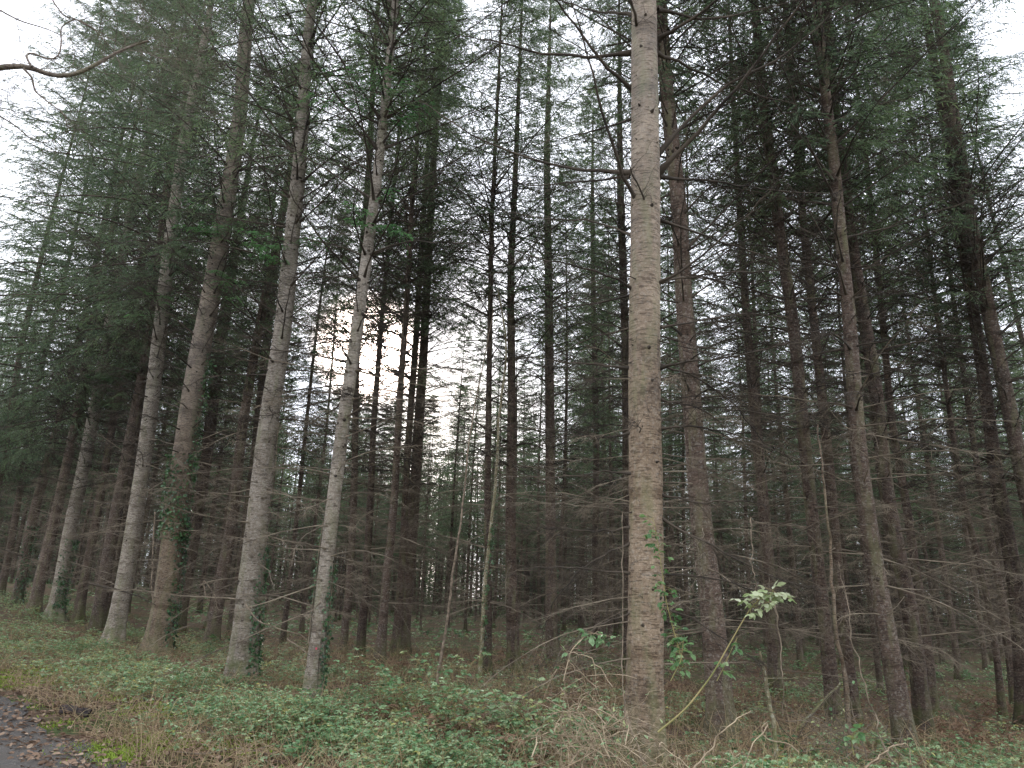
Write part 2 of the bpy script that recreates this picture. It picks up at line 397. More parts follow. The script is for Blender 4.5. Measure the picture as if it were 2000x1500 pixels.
# ------------------------------------------------------------------ branches and crowns
def needle_branches(mb, B0, az, el, L, S=14, T=9, dens=1.0, droop=.35, wmat=1, nmat=0, wood_r=.012, w0=.016, tl=.11):
    """live branches: B0 (B,3) starts; az, el, L (B,). Adds wood tubes and needle twigs."""
    B = len(L)
    N = 7
    t = np.linspace(0, 1, N)[None, :]
    h = np.stack([np.cos(az), np.sin(az), 0*az], -1)
    lat = np.stack([-np.sin(az), np.cos(az), 0*az], -1)
    wob = rng.normal(0, .06, (B, 1))*np.sin(t*PI*1.3)*L[:, None]
    zz = L[:, None]*(np.tan(el)[:, None]*t - droop*t**2 + .12*t**4)
    P = B0[:, None, :] + h[:, None, :]*(L[:, None]*t)[..., None] + lat[:, None, :]*wob[..., None]
    P[..., 2] += zz
    rad = (wood_r*(.6+L/3))[:, None]*(1-.85*t)
    v, q = tubes(P, rad, 4); mb.add(v, q, wmat)
    # secondaries
    ts = np.linspace(.16, .98, S)[None, :]+rng.uniform(-.03, .03, (B, S))
    ts = np.clip(ts, 0.05, 1)
    f = ts*(N-1); i0 = np.minimum(f.astype(int), N-2); fr = (f-i0)[..., None]
    bi = np.arange(B)[:, None]
    base = P[bi, i0]*(1-fr)+P[bi, i0+1]*fr
    tan = unit(P[bi, i0+1]-P[bi, i0])
    side = np.where(np.arange(S) % 2 == 0, 1.0, -1.0)[None, :, None]*np.ones((B, S, 1))
    ang = rng.uniform(.65, 1.15, (B, S, 1))
    d2 = unit(tan*np.cos(ang)+side*lat[:, None, :]*np.sin(ang)+rng.normal(0, .16, (B, S, 3))+np.array([0, 0, -.08]))
    l2 = ((1-ts)*.42+.12)*np.minimum(L[:, None], 2.4)*rng.uniform(.6, 1.25, (B, S))
    Q = 4
    tq = np.linspace(0, 1, Q)[None, None, :, None]
    P2 = base[:, :, None, :]+d2[:, :, None, :]*l2[:, :, None, None]*tq
    P2[..., 2] -= .42*l2[:, :, None]*tq[..., 0]**2
    v, q = tubes(P2.reshape(-1, Q, 3), np.repeat((np.array([.004, .003, .0022, .001]))[None, :], B*S, 0), 3); mb.add(v, q, wmat)
    # tertiary needled twigs
    tt = (np.arange(T)[None, None, :]+.5+rng.uniform(-.4, .4, (B, S, T)))/T
    tt = np.clip(tt, .03, 1)
    base3 = base[:, :, None, :]+d2[:, :, None, :]*(l2[:, :, None]*tt)[..., None]
    base3[..., 2] -= .42*l2[:, :, None]*tt**2
    lat2 = unit(np.cross(d2, np.array([0, 0, 1.0])))
    sd = np.where(np.arange(T) % 2 == 0, 1.0, -1.0)[None, None, :, None]
    a3 = rng.uniform(.35, 1.05, (B, S, T, 1))
    d3 = unit(d2[:, :, None, :]*np.cos(a3)+sd*lat2[:, :, None, :]*np.sin(a3)+rng.normal(0, .17, (B, S, T, 3))+np.array([0, 0, -.42]))
    l3 = tl*rng.uniform(.6, 1.5, (B, S, T))*(1.15-.5*tt)
    rnd = unit(np.cross(d3, unit(rng.normal(size=(B, S, T, 3))+np.array([0, 0, .9]))))
    keep = rng.random((B, S, T)) < dens
    tint = np.clip(rng.normal(.45, .2, (B, S, T))+rng.normal(0, .13, (B, 1, 1))+.15*ts[:, :, None], 0, 1)
    wv = rnd*(w0*rng.uniform(.7, 1.3, (B, S, T, 1)))
    v, q = rhombs(base3[keep], d3[keep], l3[keep], wv[keep], .4)
    mb.add(v, q, nmat, tint[keep], smooth=False)

def whorls(z0, z1, step, per, jit=.08):
    zs, az = [], []
    z = z0; ph = 0
    while z < z1:
        n_ = per+int(rng.integers(-1, 2)); ph += rng.uniform(0, 6.3)
        for k in range(max(2, n_)):
            zs.append(z+rng.normal(0, jit)); az.append(ph+k*2*PI/n_+rng.normal(0, .25))
        z += step*rng.uniform(.8, 1.25)
    return np.array(zs), np.array(az)

def crown_mesh(name, z0, H, rmax, S=14, T=14, step=.48, per=6, tl=.115, w0=.0084):
    """local origin = base of the crown; height H"""
    mb = MB()
    zs, az = whorls(0, H-.2, step, per)
    f = zs/H
    shape = np.where(f < .12, .55+.45*f/.12, 1)*np.maximum(1-f, 0.02)**(.5 if rmax > 4 else .7)
    L = rmax*shape*rng.uniform(.45, 1.3, len(zs))+.18
    el = R(-4)+f*R(42)+rng.normal(0, .10, len(zs))
    B0 = np.stack([.02*np.cos(az), .02*np.sin(az), zs], -1)
    needle_branches(mb, B0, az, el, L, S=S, T=T, tl=tl, w0=w0)
    # twig tufts filling the inner crown
    return mb.mesh(name, [NEEDLE, LIVE])

def dead_branches(mb, centre, radius, zs, az, L, el, thick=.008, twigs=9, mat=0, twl=.45, sub=4):
    """dead branches; centre(z)->(n,3), radius(z)->(n)"""
    B = len(zs)
    N = 10
    t = np.linspace(0, 1, N)[None, :]
    h = np.stack([np.cos(az), np.sin(az), 0*az], -1); lat = np.stack([-np.sin(az), np.cos(az), 0*az], -1)
    B0 = centre(zs)+h*(radius(zs)*.55)[:, None]
    curve = rng.normal(0, .10, (B, 1))
    wob = curve*1.6*L[:, None]*t**2 + np.cumsum(rng.normal(0, .028, (B, N)), 1)*t*np.minimum(L, 1.4)[:, None]
    dr = rng.uniform(-.10, .34, (B, 1))
    zz = L[:, None]*(np.tan(el)[:, None]*t-dr*t**2)+np.cumsum(rng.normal(0, .026, (B, N)), 1)*t*np.minimum(L, 1.4)[:, None]
    P = B0[:, None, :]+h[:, None, :]*(L[:, None]*t)[..., None]+lat[:, None, :]*wob[..., None]
    P[..., 2] += zz
    rad = (thick*(.55+.35*L))[:, None]*(1-.8*t)
    rad[:, 0] *= 1.8
    v, q = tubes(P, rad, 5); mb.add(v, q, mat)
    S = twigs
    if S == 0: return
    ts = rng.uniform(.22, .99, (B, S))
    f = ts*(N-1); i0 = np.minimum(f.astype(int), N-2); fr = (f-i0)[..., None]
    bi = np.arange(B)[:, None]
    base = P[bi, i0]*(1-fr)+P[bi, i0+1]*fr
    tan = unit(P[bi, i0+1]-P[bi, i0])
    side = np.where(rng.random((B, S, 1)) < .5, 1.0, -1.0)
    ang = rng.uniform(.4, 1.1, (B, S, 1))
    d2 = unit(tan*np.cos(ang)+side*lat[:, None, :]*np.sin(ang)+rng.normal(0, .25, (B, S, 3))+np.array([0, 0, -.15]))
    l2 = ((1-ts)*.6+.25)*twl*np.minimum(L[:, None], 2)*rng.uniform(.4, 1.4, (B, S))
    Q = 5
    tq = np.linspace(0, 1, Q)[None, None, :, None]
    P2 = base[:, :, None, :]+d2[:, :, None, :]*l2[:, :, None, None]*tq+rng.normal(0, .02, (B, S, Q, 3))*tq
    P2[..., 2] -= rng.uniform(-.15, .35, (B, S, 1))*l2[:, :, None]*tq[..., 0]**2
    r2 = np.array([.42, .34, .27, .2, .12])*thick*.8
    v, q = tubes(P2.reshape(-1, Q, 3), np.repeat(r2[None], B*S, 0), 3); mb.add(v, q, mat)
    if sub:
        k = rng.integers(1, Q, (B, S, sub))
        b3 = np.take_along_axis(P2, k[..., None]*np.ones((1, 1, 1, 3), int), 2)
        d3 = unit(d2[:, :, None, :]+rng.normal(0, .7, (B, S, sub, 3)))
        l3 = rng.uniform(.06, .28, (B, S, sub, 1))*np.minimum(l2[:, :, None, None]*1.6, 1)
        P3 = np.stack([b3, b3+d3*l3*.5+rng.normal(0, .01, b3.shape), b3+d3*l3], -2).reshape(-1, 3, 3)
        v, q = tubes(P3, np.repeat((np.array([.22, .17, .1])*thick*.8)[None], len(P3), 0), 3); mb.add(v, q, mat)

def trunk_mesh(name, centre, radius, H, mat, k=20, rings=70, knots=0, knot_r=1.0, mats=None):
    mb = MB()
    z = np.linspace(0, 1, rings)**1.25*H
    z = np.concatenate([[-.25], z])
    c = centre(z); r = radius(z)
    a = np.linspace(0, 2*PI, k, endpoint=False)
    ph = rng.uniform(0, 6)
    lum = 1+.035*np.sin(2*a[None, :]+ph+z[:, None]*.5)+.02*np.sin(5*a[None, :]+z[:, None]*1.7+ph)
    fl = np.exp(-np.maximum(z, 0)/.32)[:, None]
    lum = lum*(1+fl*(.42+.26*np.sin(5*a[None, :]+ph)+.14*np.sin(3*a[None, :]-ph)))
    if rings > 60:   # slight swelling at the branch whorls and fine unevenness
        lum = lum+.012*rng.normal(size=lum.shape)+.02*np.maximum(0, np.sin(z[:, None]*2*PI/.55))**6
    v = np.stack([c[:, None, 0]+r[:, None]*lum*np.cos(a), c[:, None, 1]+r[:, None]*lum*np.sin(a), c[:, None, 2]+0*lum], -1)
    n_ = len(z)
    i = np.arange(n_*k).reshape(n_, k)
    q = np.stack([i[:-1], np.roll(i, -1, 1)[:-1], np.roll(i, -1, 1)[1:], i[1:]], -1).reshape(-1, 4)
    mb.add(v.reshape(-1, 3), q)
    if knots:
        # short broken branch stubs and knots
        kz = np.round(rng.uniform(.5, min(H*.6, 12), knots)/.42)*.42+rng.normal(0, .05, knots); kz = np.maximum(kz, .3); ka = rng.uniform(0, 2*PI, knots)
        hh = np.stack([np.cos(ka), np.sin(ka), rng.uniform(-.2, .5, knots)], -1)
        kl = rng.uniform(.012, .05, knots)
        b = centre(kz)+hh*np.array([1, 1, 0])*(radius(kz)*.9)[:, None]
        P = np.stack([b, b+hh*kl[:, None]*.6+0*b, b+hh*kl[:, None]], 1)
        rr = rng.uniform(.007, .019, knots)*knot_r
        v, q = tubes(P, np.stack([rr*1.7, rr, rr*.3], 1), 6)
        mb.add(v, q, 1)
        nh = knots; ii = rng.integers(0, knots, nh); hd = unit(hh[ii]+rng.normal(0, .5, (nh, 3))+np.array([0, 0, .2])); hl = rng.uniform(.05, .22, (nh, 1))
        P = np.stack([b[ii], b[ii]+hd*hl*.5, b[ii]+hd*hl+rng.normal(0, .02, (nh, 3))], 1)
        v, q = tubes(P, np.repeat(np.array([[.0028, .002, .001]]), nh, 0), 3); mb.add(v, q, 1)
    return mb.mesh(name, [mat, DEAD_DARK])

print('helpers ok')
# crown variants (shared meshes)
CROWNS = []
for i in range(7):
    Hc = [15, 14, 16, 13.5, 15.5, 14.5, 16][i]
    CROWNS.append((crown_mesh('fir_crown', 0, Hc, [2.5, 2.2, 2.7, 2.1, 2.4, 2.9, 2.3][i]), Hc))
WIDE = [(crown_mesh('wide_fir_crown', 0, 15, r_, S=25, T=16, step=.46, per=6, tl=.10, w0=.0088), 15) for r_ in (4.4, 4.9)]
def add_crown(parent, centre, zc, H, idx, rz, lean=None, sx=1.0):
    me, Hc = CROWNS[idx % len(CROWNS)]
    if sx > 1.5: me, Hc = WIDE[idx % 2]; sx /= 1.95
    o = link('crown', me, parent)
    p = centre(np.array([zc]))[0]; p2 = centre(np.array([H-1.0]))[0]
    d = Vector(p2-p).normalized()
    qn = Vector((0, 0, 1)).rotation_difference(d)
    o.rotation_mode = 'QUATERNION'
    from mathutils import Quaternion
    o.rotation_quaternion = qn @ Quaternion((0, 0, 1), rz)
    o.location = p
    k = (H-zc+.3)/Hc
    o.scale = (sx, sx, k)
    return o

# ------------------------------------------------------------------ traced trees
# points are (u, v) in the photograph, first = foot of the trunk; widths in px at first and last point; H height; zc crown base
TREES = []
def name_main(label): return label.startswith('biggest')
def tree(pts, w0, w1, label, mat, H=23, zc=8.0, near=1, dist=None, crown=1.0, dead=True, dead_z=(1.4, None), dthick=.0085, dL=(.5, 2.3), knots=0, name='fir_tree', step=.36, per=5, ci=None):
    if dist is None:
        base = ground_at(*pts[0])
    else:
        base = at_depth(pts[0][0], pts[0][1], dist); base[2] = float(gz(base[0], base[1]))
    W = np.array([at_depth(u, v, base[1]) for u, v in pts])
    W[0, 2] = base[2]
    loc = W-base
    zp = loc[:, 2].copy(); xp = loc[:, 0].copy(); xp[0] = 0; zp[0] = 0
    # smooth polyline then extrapolate straight to the top
    if zp[-1] < H:
        sl = (xp[-1]-xp[0])/max(zp[-1], .1)
        zp = np.append(zp, H+1); xp = np.append(xp, xp[-1]+sl*.9*(H+1-zp[-1]))
    zz = np.linspace(0, H+1, 200); xx = np.interp(zz, zp, xp)
    ker = np.ones(15)/15
    xx = np.convolve(np.pad(xx, 7, mode='edge'), ker, 'valid'); xx -= xx[0]*np.exp(-zz/.5)
    ywob = .10*np.sin(zz*.35+pts[0][0])*np.minimum(zz/4, 1)
    def centre(z):
        z = np.asarray(z, float)
        return np.stack([np.interp(z, zz, xx), np.interp(z, zz, ywob), z], -1)
    d0 = cam_depth(W[0]); d1 = cam_depth(W[-1])
    r0 = w0/2*d0/F; r1 = w1/2*d1/F
    zt = loc[-1, 2]
    r1 = min(r1, r0*.97)
    def radius(z):
        z = np.asarray(z, float)
        a = r0+(r1-r0)*np.minimum(z/zt, 1)
        b = r1*np.clip((H-z)/max(H-zt, .5), 0.03, 1)
        return np.where(z <= zt, a, b)
    e = empty(name, tuple(base), label, 'tree')
    tm = trunk_mesh('trunk', centre, radius, H, mat, k=28 if near > 1 else 16, rings=140 if near > 1 else 60, knots=knots, knot_r=.95 if name_main(label) else 1.35)
    link('trunk', tm, e)
    if dead:
        mb = MB()
        zs, az = whorls(dead_z[0], 5.0, step, per, .05)
        L = rng.uniform(*dL, len(zs))*np.where(rng.random(len(zs)) < .25, .35, 1)
        dead_branches(mb, centre, radius, zs, az, L, rng.normal(.02, .16, len(zs)), thick=dthick, mat=0, twigs=18, sub=5)
        zs, az = whorls(4.6, dead_z[1] or zc+3.0, .5, 6, .05)
        L = rng.uniform(1.0, 2.6, len(zs))*(.75+.08*(zs-4))*np.where(rng.random(len(zs)) < .25, .4, 1)
        el = rng.normal(.12, .15, len(zs))+np.clip((zs-4.5)/11, 0, .55)
        dead_branches(mb, centre, radius, zs, az, L, el, thick=.013, mat=1, twigs=22, sub=5, twl=.5)  # higher branches get the darker wood: backlighting painted as colour
        link('dead_branches', mb.mesh('dead_branches', [DEAD, DEAD_DARK]), e)
    if crown:
        add_crown(e, centre, zc, H, len(TREES) if ci is None else ci, rng.uniform(0, 6.28), sx=crown)
    info = dict(e=e, base=base, centre=centre, radius=radius, H=H)
    TREES.append(info)
    return info

E, Mn_, D_, Md = BARK_EDGE, BARK_MAIN, BARK_DARK, BARK_MID
t1 = tree([(2, 1155), (28, 1025), (63, 832), (75, 750)], 14, 10, 'thin grey fir cut by the left edge of the photo', Md, dist=33, H=31, zc=6.5, crown=2.4)
t2 = tree([(35, 1165), (63, 1025), (122, 805), (142, 710)], 19, 15, 'slim fir with an ivied foot, second trunk from the left edge', Md, dist=29, H=31, zc=6, crown=2.4)
t3 = tree([(68, 1180), (105, 1025), (150, 797), (175, 660)], 21, 15, 'slim brown fir just left of the pale ivied roadside trunk', Md, dist=26, H=28, zc=6.0, crown=1.9)
t4 = tree([(107, 1210), (136, 1025), (185, 797), (212, 657), (255, 430)], 28, 16, 'leftmost pale roadside fir with ivy around its foot', E, H=28, zc=8.5, near=2, crown=2.2, knots=60)
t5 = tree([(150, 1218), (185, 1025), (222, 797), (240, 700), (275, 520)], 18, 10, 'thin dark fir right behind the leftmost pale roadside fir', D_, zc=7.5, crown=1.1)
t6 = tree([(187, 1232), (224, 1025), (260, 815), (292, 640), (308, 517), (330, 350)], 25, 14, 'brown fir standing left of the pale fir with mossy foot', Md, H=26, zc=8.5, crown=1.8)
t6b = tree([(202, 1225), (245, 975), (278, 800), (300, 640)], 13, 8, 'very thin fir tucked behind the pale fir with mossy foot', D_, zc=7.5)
t7 = tree([(221, 1262), (260, 1025), (290, 832), (308, 710), (332, 500), (362, 250)], 34, 19, 'pale knotty roadside fir with green moss on its foot', E, H=27, zc=9.0, near=2, crown=1.8, knots=80)
t8b = tree([(345, 1235), (372, 1080), (400, 900), (425, 700), (450, 560)], 27, 20, 'dark fir half hidden behind the thick ivy-clad fir', D_, zc=8.5)
t8 = tree([(305, 1285), (328, 1150), (350, 975), (367, 850), (385, 727), (410, 587), (450, 330), (470, 200), (480, 50)], 48, 24, 'thick brown fir with an ivy collar halfway up', Mn_, zc=10.0, near=2, crown=1.2, knots=60, H=26)
t9 = tree([(410, 1262), (435, 1115), (458, 990), (472, 850), (490, 745), (515, 605), (540, 480), (560, 370)], 25, 13, 'slim fir just left of the tall pale fir, twigs at its foot', Md, zc=8.5)
t9b = tree([(452, 1245), (478, 1050), (500, 850), (520, 675), (545, 470)], 20, 14, 'dark fir touching the slim fir left of the tall pale one', D_, zc=8.5)
t10 = tree([(470, 1345), (489, 1150), (505, 1010), (524, 815), (553, 622), (563, 500), (582, 330), (594, 180), (603, 60)], 52, 19, 'tall pale straight fir with dark ivy on its right side', E, zc=10.0, near=2, crown=1.15, knots=90, H=25)
t11 = tree([(607, 1388), (627, 1200), (640, 1080), (655, 975), (674, 815), (692, 700), (711, 540), (730, 400), (745, 250), (760, 100), (768, 20)], 33, 14, 'slender grey fir right beside the low sun, pink dot near its foot', E, zc=10.0, near=2, knots=60, H=22)
t11b = tree([(669, 1276), (688, 1080), (694, 940), (697, 700), (705, 507), (720, 315), (734, 70)], 14, 13, 'thin fir directly behind the slender grey fir by the sun', Md, zc=9, H=24)
t12 = tree([(701, 1290), (715, 1150), (725, 975), (731, 815), (743, 657), (750, 560)], 17, 9, 'dark reddish fir just right of the low sun', D_, zc=9)
t13 = tree([(741, 1304), (753, 1150), (769, 990), (779, 780), (790, 640), (800, 500), (803, 420)], 19, 9, 'left trunk of three close brown firs right of the sun', Md, zc=9)
t14 = tree([(771, 1283), (788, 1080), (791, 990), (800, 815), (811, 675), (821, 500), (832, 350)], 16, 10, 'middle trunk of three close brown firs right of the sun', D_, zc=9.5)
t15 = tree([(785, 1275), (802, 1080), (808, 975), (818, 815), (828, 675), (837, 500), (853, 210)], 24, 12, 'right and thickest of three close brown firs near the sun', Md, zc=10, H=25)
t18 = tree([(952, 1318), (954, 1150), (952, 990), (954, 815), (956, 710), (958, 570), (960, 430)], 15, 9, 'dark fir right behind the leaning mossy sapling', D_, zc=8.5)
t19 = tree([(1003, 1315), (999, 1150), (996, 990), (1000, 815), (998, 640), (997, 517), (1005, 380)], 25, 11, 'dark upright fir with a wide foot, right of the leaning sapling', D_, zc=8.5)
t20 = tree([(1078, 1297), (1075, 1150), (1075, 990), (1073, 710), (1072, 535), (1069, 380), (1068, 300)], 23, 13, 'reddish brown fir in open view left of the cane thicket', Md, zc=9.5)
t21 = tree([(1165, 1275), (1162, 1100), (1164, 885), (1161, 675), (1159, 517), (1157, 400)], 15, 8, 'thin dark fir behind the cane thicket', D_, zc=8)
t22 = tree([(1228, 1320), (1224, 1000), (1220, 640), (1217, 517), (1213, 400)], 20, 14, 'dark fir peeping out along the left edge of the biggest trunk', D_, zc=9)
tm_ = tree([(1258, 1528), (1262, 1300), (1264, 975), (1259, 675), (1260, 500), (1259, 350), (1257, 170), (1255, 0)], 78, 46, 'biggest and nearest fir, pale tan bark, dead branches in rings', Mn_, zc=10.5, near=2, H=24, knots=170, dead=False, crown=.9)
t24 = tree([(1409, 1440), (1398, 1250), (1385, 1120), (1368, 1000), (1351, 780), (1335, 605), (1322, 385), (1305, 245), (1290, 60)], 48, 24, 'thick brown fir just right of and behind the biggest trunk', Md, zc=9.5, near=2, knots=40, dL=(.6, 2.2), per=8, step=.32)
t25 = tree([(1518, 1365), (1505, 1190), (1488, 975), (1475, 850), (1465, 700), (1455, 560), (1450, 450)], 27, 13, 'dark fir behind the arching pale-leaved bramble', D_, zc=8.0)
t26 = tree([(1629, 1412), (1618, 1250), (1605, 1150), (1587, 1010), (1566, 815), (1552, 675), (1531, 535), (1517, 455), (1506, 350), (1490, 230)], 29, 18, 'dark red-brown fir left of the lichen-spotted thin trunk', D_, zc=8.5, near=1, dist=11.5)
t27 = tree([(1668, 1402), (1650, 1250), (1637, 1150), (1622, 990), (1604, 815), (1594, 710), (1576, 535), (1569, 455), (1559, 315), (1550, 150)], 25, 11, 'slim dark fir directly behind the lichen-spotted thin trunk', D_, zc=8.5, dist=12)
t29 = tree([(1773, 1475), (1745, 1290), (1724, 1185), (1710, 1080), (1695, 990), (1674, 815), (1660, 640), (1650, 535), (1640, 490), (1625, 315), (1608, 210), (1595, 50)], 37, 17, 'brown fir with a mossy foot, nearest trunk in the right third', Md, zc=9.0, near=2, knots=40)
t30 = tree([(1808, 1450), (1795, 1325), (1768, 1150), (1730, 990), (1716, 780), (1695, 640), (1678, 535), (1671, 490), (1650, 315), (1632, 192), (1618, 50)], 32, 17, 'dark fir pressed close behind the nearest right-hand trunk', D_, zc=9.0)
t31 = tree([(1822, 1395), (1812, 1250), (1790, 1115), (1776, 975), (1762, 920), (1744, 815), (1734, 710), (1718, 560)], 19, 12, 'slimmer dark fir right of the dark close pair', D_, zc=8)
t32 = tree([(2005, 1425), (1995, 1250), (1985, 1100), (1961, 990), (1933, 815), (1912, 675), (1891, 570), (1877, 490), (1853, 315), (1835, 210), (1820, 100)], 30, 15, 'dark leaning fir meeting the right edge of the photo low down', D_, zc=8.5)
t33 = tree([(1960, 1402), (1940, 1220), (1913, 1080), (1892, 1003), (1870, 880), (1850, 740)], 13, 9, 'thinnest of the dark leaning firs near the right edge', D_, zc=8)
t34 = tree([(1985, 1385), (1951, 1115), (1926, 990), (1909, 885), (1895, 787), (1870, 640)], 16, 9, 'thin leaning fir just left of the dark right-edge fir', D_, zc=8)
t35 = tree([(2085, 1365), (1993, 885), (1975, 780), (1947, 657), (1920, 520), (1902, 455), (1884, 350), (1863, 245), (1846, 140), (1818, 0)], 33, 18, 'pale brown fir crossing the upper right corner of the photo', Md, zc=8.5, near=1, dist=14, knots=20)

print('traced trees', len(TREES))
t0 = tree([(-45, 1150), (-25, 1060), (10, 860), (35, 700)], 15, 11, 'fir outside the left edge whose crown hangs into the photo', Md, dist=31, H=31, zc=5.5, crown=2.4)
SPRAY = leafy('bright_needles', [(.05, .12, .05), (.08, .19, .07), (.12, .26, .09), (.16, .32, .12)], rough=.5, trans=.4, nscale=2)
for t_, vv_, az_, L_, n_ in ((t8, 455, (-.4, -2.6), 1.3, 7), (t8, 560, (-.3, -1.2), 1.2, 5), (t7, 600, (-.9, -2.2), 1.0, 5), (t4, 745, (-.3, -1.9), 1.1, 6), (t10, 480, (-.2, -2.4), 1.1, 6), (t11, 220, (-.2, -2.8), 1.2, 8), (t11, 420, (-.4, -2.2), .9, 5), (t15, 300, (-.4, -2.8), 1.6, 8)):
    zq = next((z for z in np.linspace(1, 14, 600) if project(t_['base']+t_['centre'](z))[1] < vv_), 8)
    zs_ = zq+rng.normal(0, .25, n_); mb = MB()
    needle_branches(mb, t_['centre'](zs_), rng.uniform(az_[1], az_[0], n_), rng.normal(.05, .15, n_), L_*rng.uniform(.6, 1.15, n_), S=14, T=14, tl=.085, w0=.007, wood_r=.008)
    link('green_spray', mb.mesh('green_spray', [SPRAY, LIVE]), t_['e'])

# ------------------------------------------------------------------ the main tree's own branches, one mesh each
cen, rad_, eb = tm_['centre'], tm_['radius'], tm_['e']
basem = tm_['base']
def main_branch(pts, thick, dy=0.0, twigs=16, name='branch'):
    """pts in the photo; dy = how far the tip comes towards (-) or away (+) from the camera"""
    n_ = len(pts)
    P = np.array([at_depth(u, v, basem[1]+dy*(i/(n_-1))) for i, (u, v) in enumerate(pts)])-basem
    tt = np.linspace(0, 1, 14); src = np.linspace(0, 1, n_)
    P = np.stack([np.interp(tt, src, P[:, k]) for k in range(3)], -1)
    for _ in range(2): P[1:-1] = (P[:-2]+2*P[1:-1]+P[2:])/4
    L = np.linalg.norm(np.diff(P, axis=0), axis=1).sum()
    P[1:] += rng.normal(0, .008, (13, 3))
    mb = MB()
    r = thick*(1-.8*tt); r[0] *= 1.9; r[1] *= 1.15
    v, q = tubes(P[None], r[None], 6); mb.add(v, q)
    S = int(twigs*max(L, .6))
    f = rng.uniform(.12, .99, S)*13; i0 = f.astype(int); fr = (f-i0)[:, None]
    b = P[i0]*(1-fr)+P[np.minimum(i0+1, 13)]*fr
    tan = unit(P[np.minimum(i0+1, 13)]-P[i0])
    side = unit(np.cross(tan, [0, 0, 1.]))*np.where(rng.random((S, 1)) < .5, 1, -1)
    d = unit(tan*.8+side*rng.uniform(.3, 1, (S, 1))+rng.normal(0, .35, (S, 3))+np.array([0, 0, -.2]))
    l = rng.uniform(.15, .75, (S, 1))*(1.15-f[:, None]/16)
    tq = np.linspace(0, 1, 6)[None, :, None]
    P2 = b[:, None]+d[:, None]*l[:, None]*tq+rng.normal(0, .012, (S, 6, 3))*tq
    P2[..., 2] -= rng.uniform(-.1, .3, (S, 1))*l*tq[..., 0]**2
    v, q = tubes(P2, np.repeat((np.linspace(.0032, .001, 6))[None], S, 0), 3); mb.add(v, q)
    k = rng.integers(1, 6, (S, 4))
    b3 = P2[np.arange(S)[:, None], k]; d3 = unit(d[:, None]+rng.normal(0, .7, (S, 4, 3))); l3 = rng.uniform(.04, .22, (S, 4, 1))
    P3 = np.stack([b3, b3+d3*l3*.5, b3+d3*l3+np.array([0, 0, -.02])], 2).reshape(-1, 3, 3)
    v, q = tubes(P3, np.repeat(np.array([[.0016, .0013, .0008]]), len(P3), 0), 3); mb.add(v, q)
    o = link(name, mb.mesh(name, [DEAD_DARK]), eb)
    return o
MBR = [
    ([(1248, 75), (1240, 40), (1225, -30), (1205, -120)], .016, -.8),
    ([(1285, 78), (1340, 45), (1430, -20), (1500, -90)], .017, -.9),
    ([(1235, 103), (1140, 112), (1040, 103), (960, 78), (900, 70)], .015, -.5),
    ([(1282, 103), (1340, 130), (1420, 170), (1560, 205)], .014, .8),
    ([(1242, 180), (1180, 130), (1130, 60), (1075, -10), (1040, -60)], .016, -1.0),
    ([(1248, 405), (1215, 340), (1180, 240), (1150, 120), (1110, -20)], .017, -1.3),
    ([(1262, 412), (1255, 380), (1225, 320), (1200, 240)], .009, -.8),
    ([(1284, 340), (1370, 250), (1450, 160), (1540, 40), (1600, -40)], .018, -1.4),
    ([(1286, 300), (1400, 170), (1500, 130), (1580, 70), (1660, 0)], .014, -.6),
    ([(1240, 230), (1180, 250), (1120, 265), (1050, 280)], .010, .8),
    ([(1232, 338), (1150, 335), (1090, 325), (1000, 300), (900, 255), (830, 200)], .015, .4),
    ([(1230, 345), (1120, 355), (1040, 365), (960, 345)], .009, 1.0),
    ([(1288, 345), (1400, 355), (1500, 372), (1620, 380)], .011, .9),
    ([(1240, 570), (1200, 540), (1130, 520), (1050, 505), (940, 470)], .010, -.6),
    ([(1280, 560), (1330, 530), (1400, 480), (1480, 400), (1540, 330)], .011, -.9),
    ([(1285, 552), (1380, 535), (1480, 530), (1600, 520)], .010, .9),
    ([(1242, 575), (1180, 590), (1100, 600), (1010, 640)], .009, .9),
    ([(1288, 720), (1340, 708), (1420, 700), (1520, 675), (1600, 662)], .010, -.6),
    ([(1236, 718), (1160, 712), (1080, 705), (1000, 690)], .010, .6),
    ([(1285, 712), (1350, 730), (1440, 790), (1500, 880)], .009, .8),
    ([(1237, 845), (1190, 855), (1120, 850), (1050, 872)], .009, .5),
    ([(1287, 838), (1350, 830), (1450, 850), (1560, 900)], .009, -.5),
    ([(1256, 860), (1250, 835), (1238, 820)], .006, -.3),
    ([(1235, 925), (1180, 920), (1060, 935), (960, 925)], .008, -.3),
    ([(1288, 965), (1370, 985), (1440, 975), (1500, 990)], .008, -.5),
    ([(1289, 1010), (1350, 1050), (1430, 1085), (1510, 1130), (1600, 1150)], .009, -.4),
    ([(1235, 1030), (1160, 1040), (1080, 1030), (1010, 1035)], .008, .3),
    ([(1236, 1120), (1150, 1115), (1050, 1105), (990, 1120)], .007, -.4),
    ([(1234, 1060), (1150, 1095), (1090, 1160), (1060, 1230)], .007, .4),
    ([(1288, 1120), (1380, 1125), (1470, 1150), (1560, 1170)], .007, .3),
    ([(1287, 1190), (1340, 1200), (1430, 1260), (1490, 1300)], .007, -.3),
    ([(1233, 1195), (1150, 1230), (1060, 1290)], .006, -.2),
    ([(1290, 430), (1400, 470), (1500, 500), (1580, 560)], .009, .7),
    ([(1235, 460), (1160, 430), (1060, 430), (980, 410)], .008, .8),
    ([(1290, 640), (1400, 620), (1500, 610), (1600, 640)], .008, .6),
    ([(1237, 640), (1150, 660), (1080, 700)], .007, .6),
    ([(1290, 780), (1380, 800), (1440, 860)], .007, .5),
    ([(1285, 20), (1380, 40), (1480, 20), (1600, -10)], .013, .6),
    ([(1235, 30), (1150, 20), (1040, -20)], .012, .7),
]
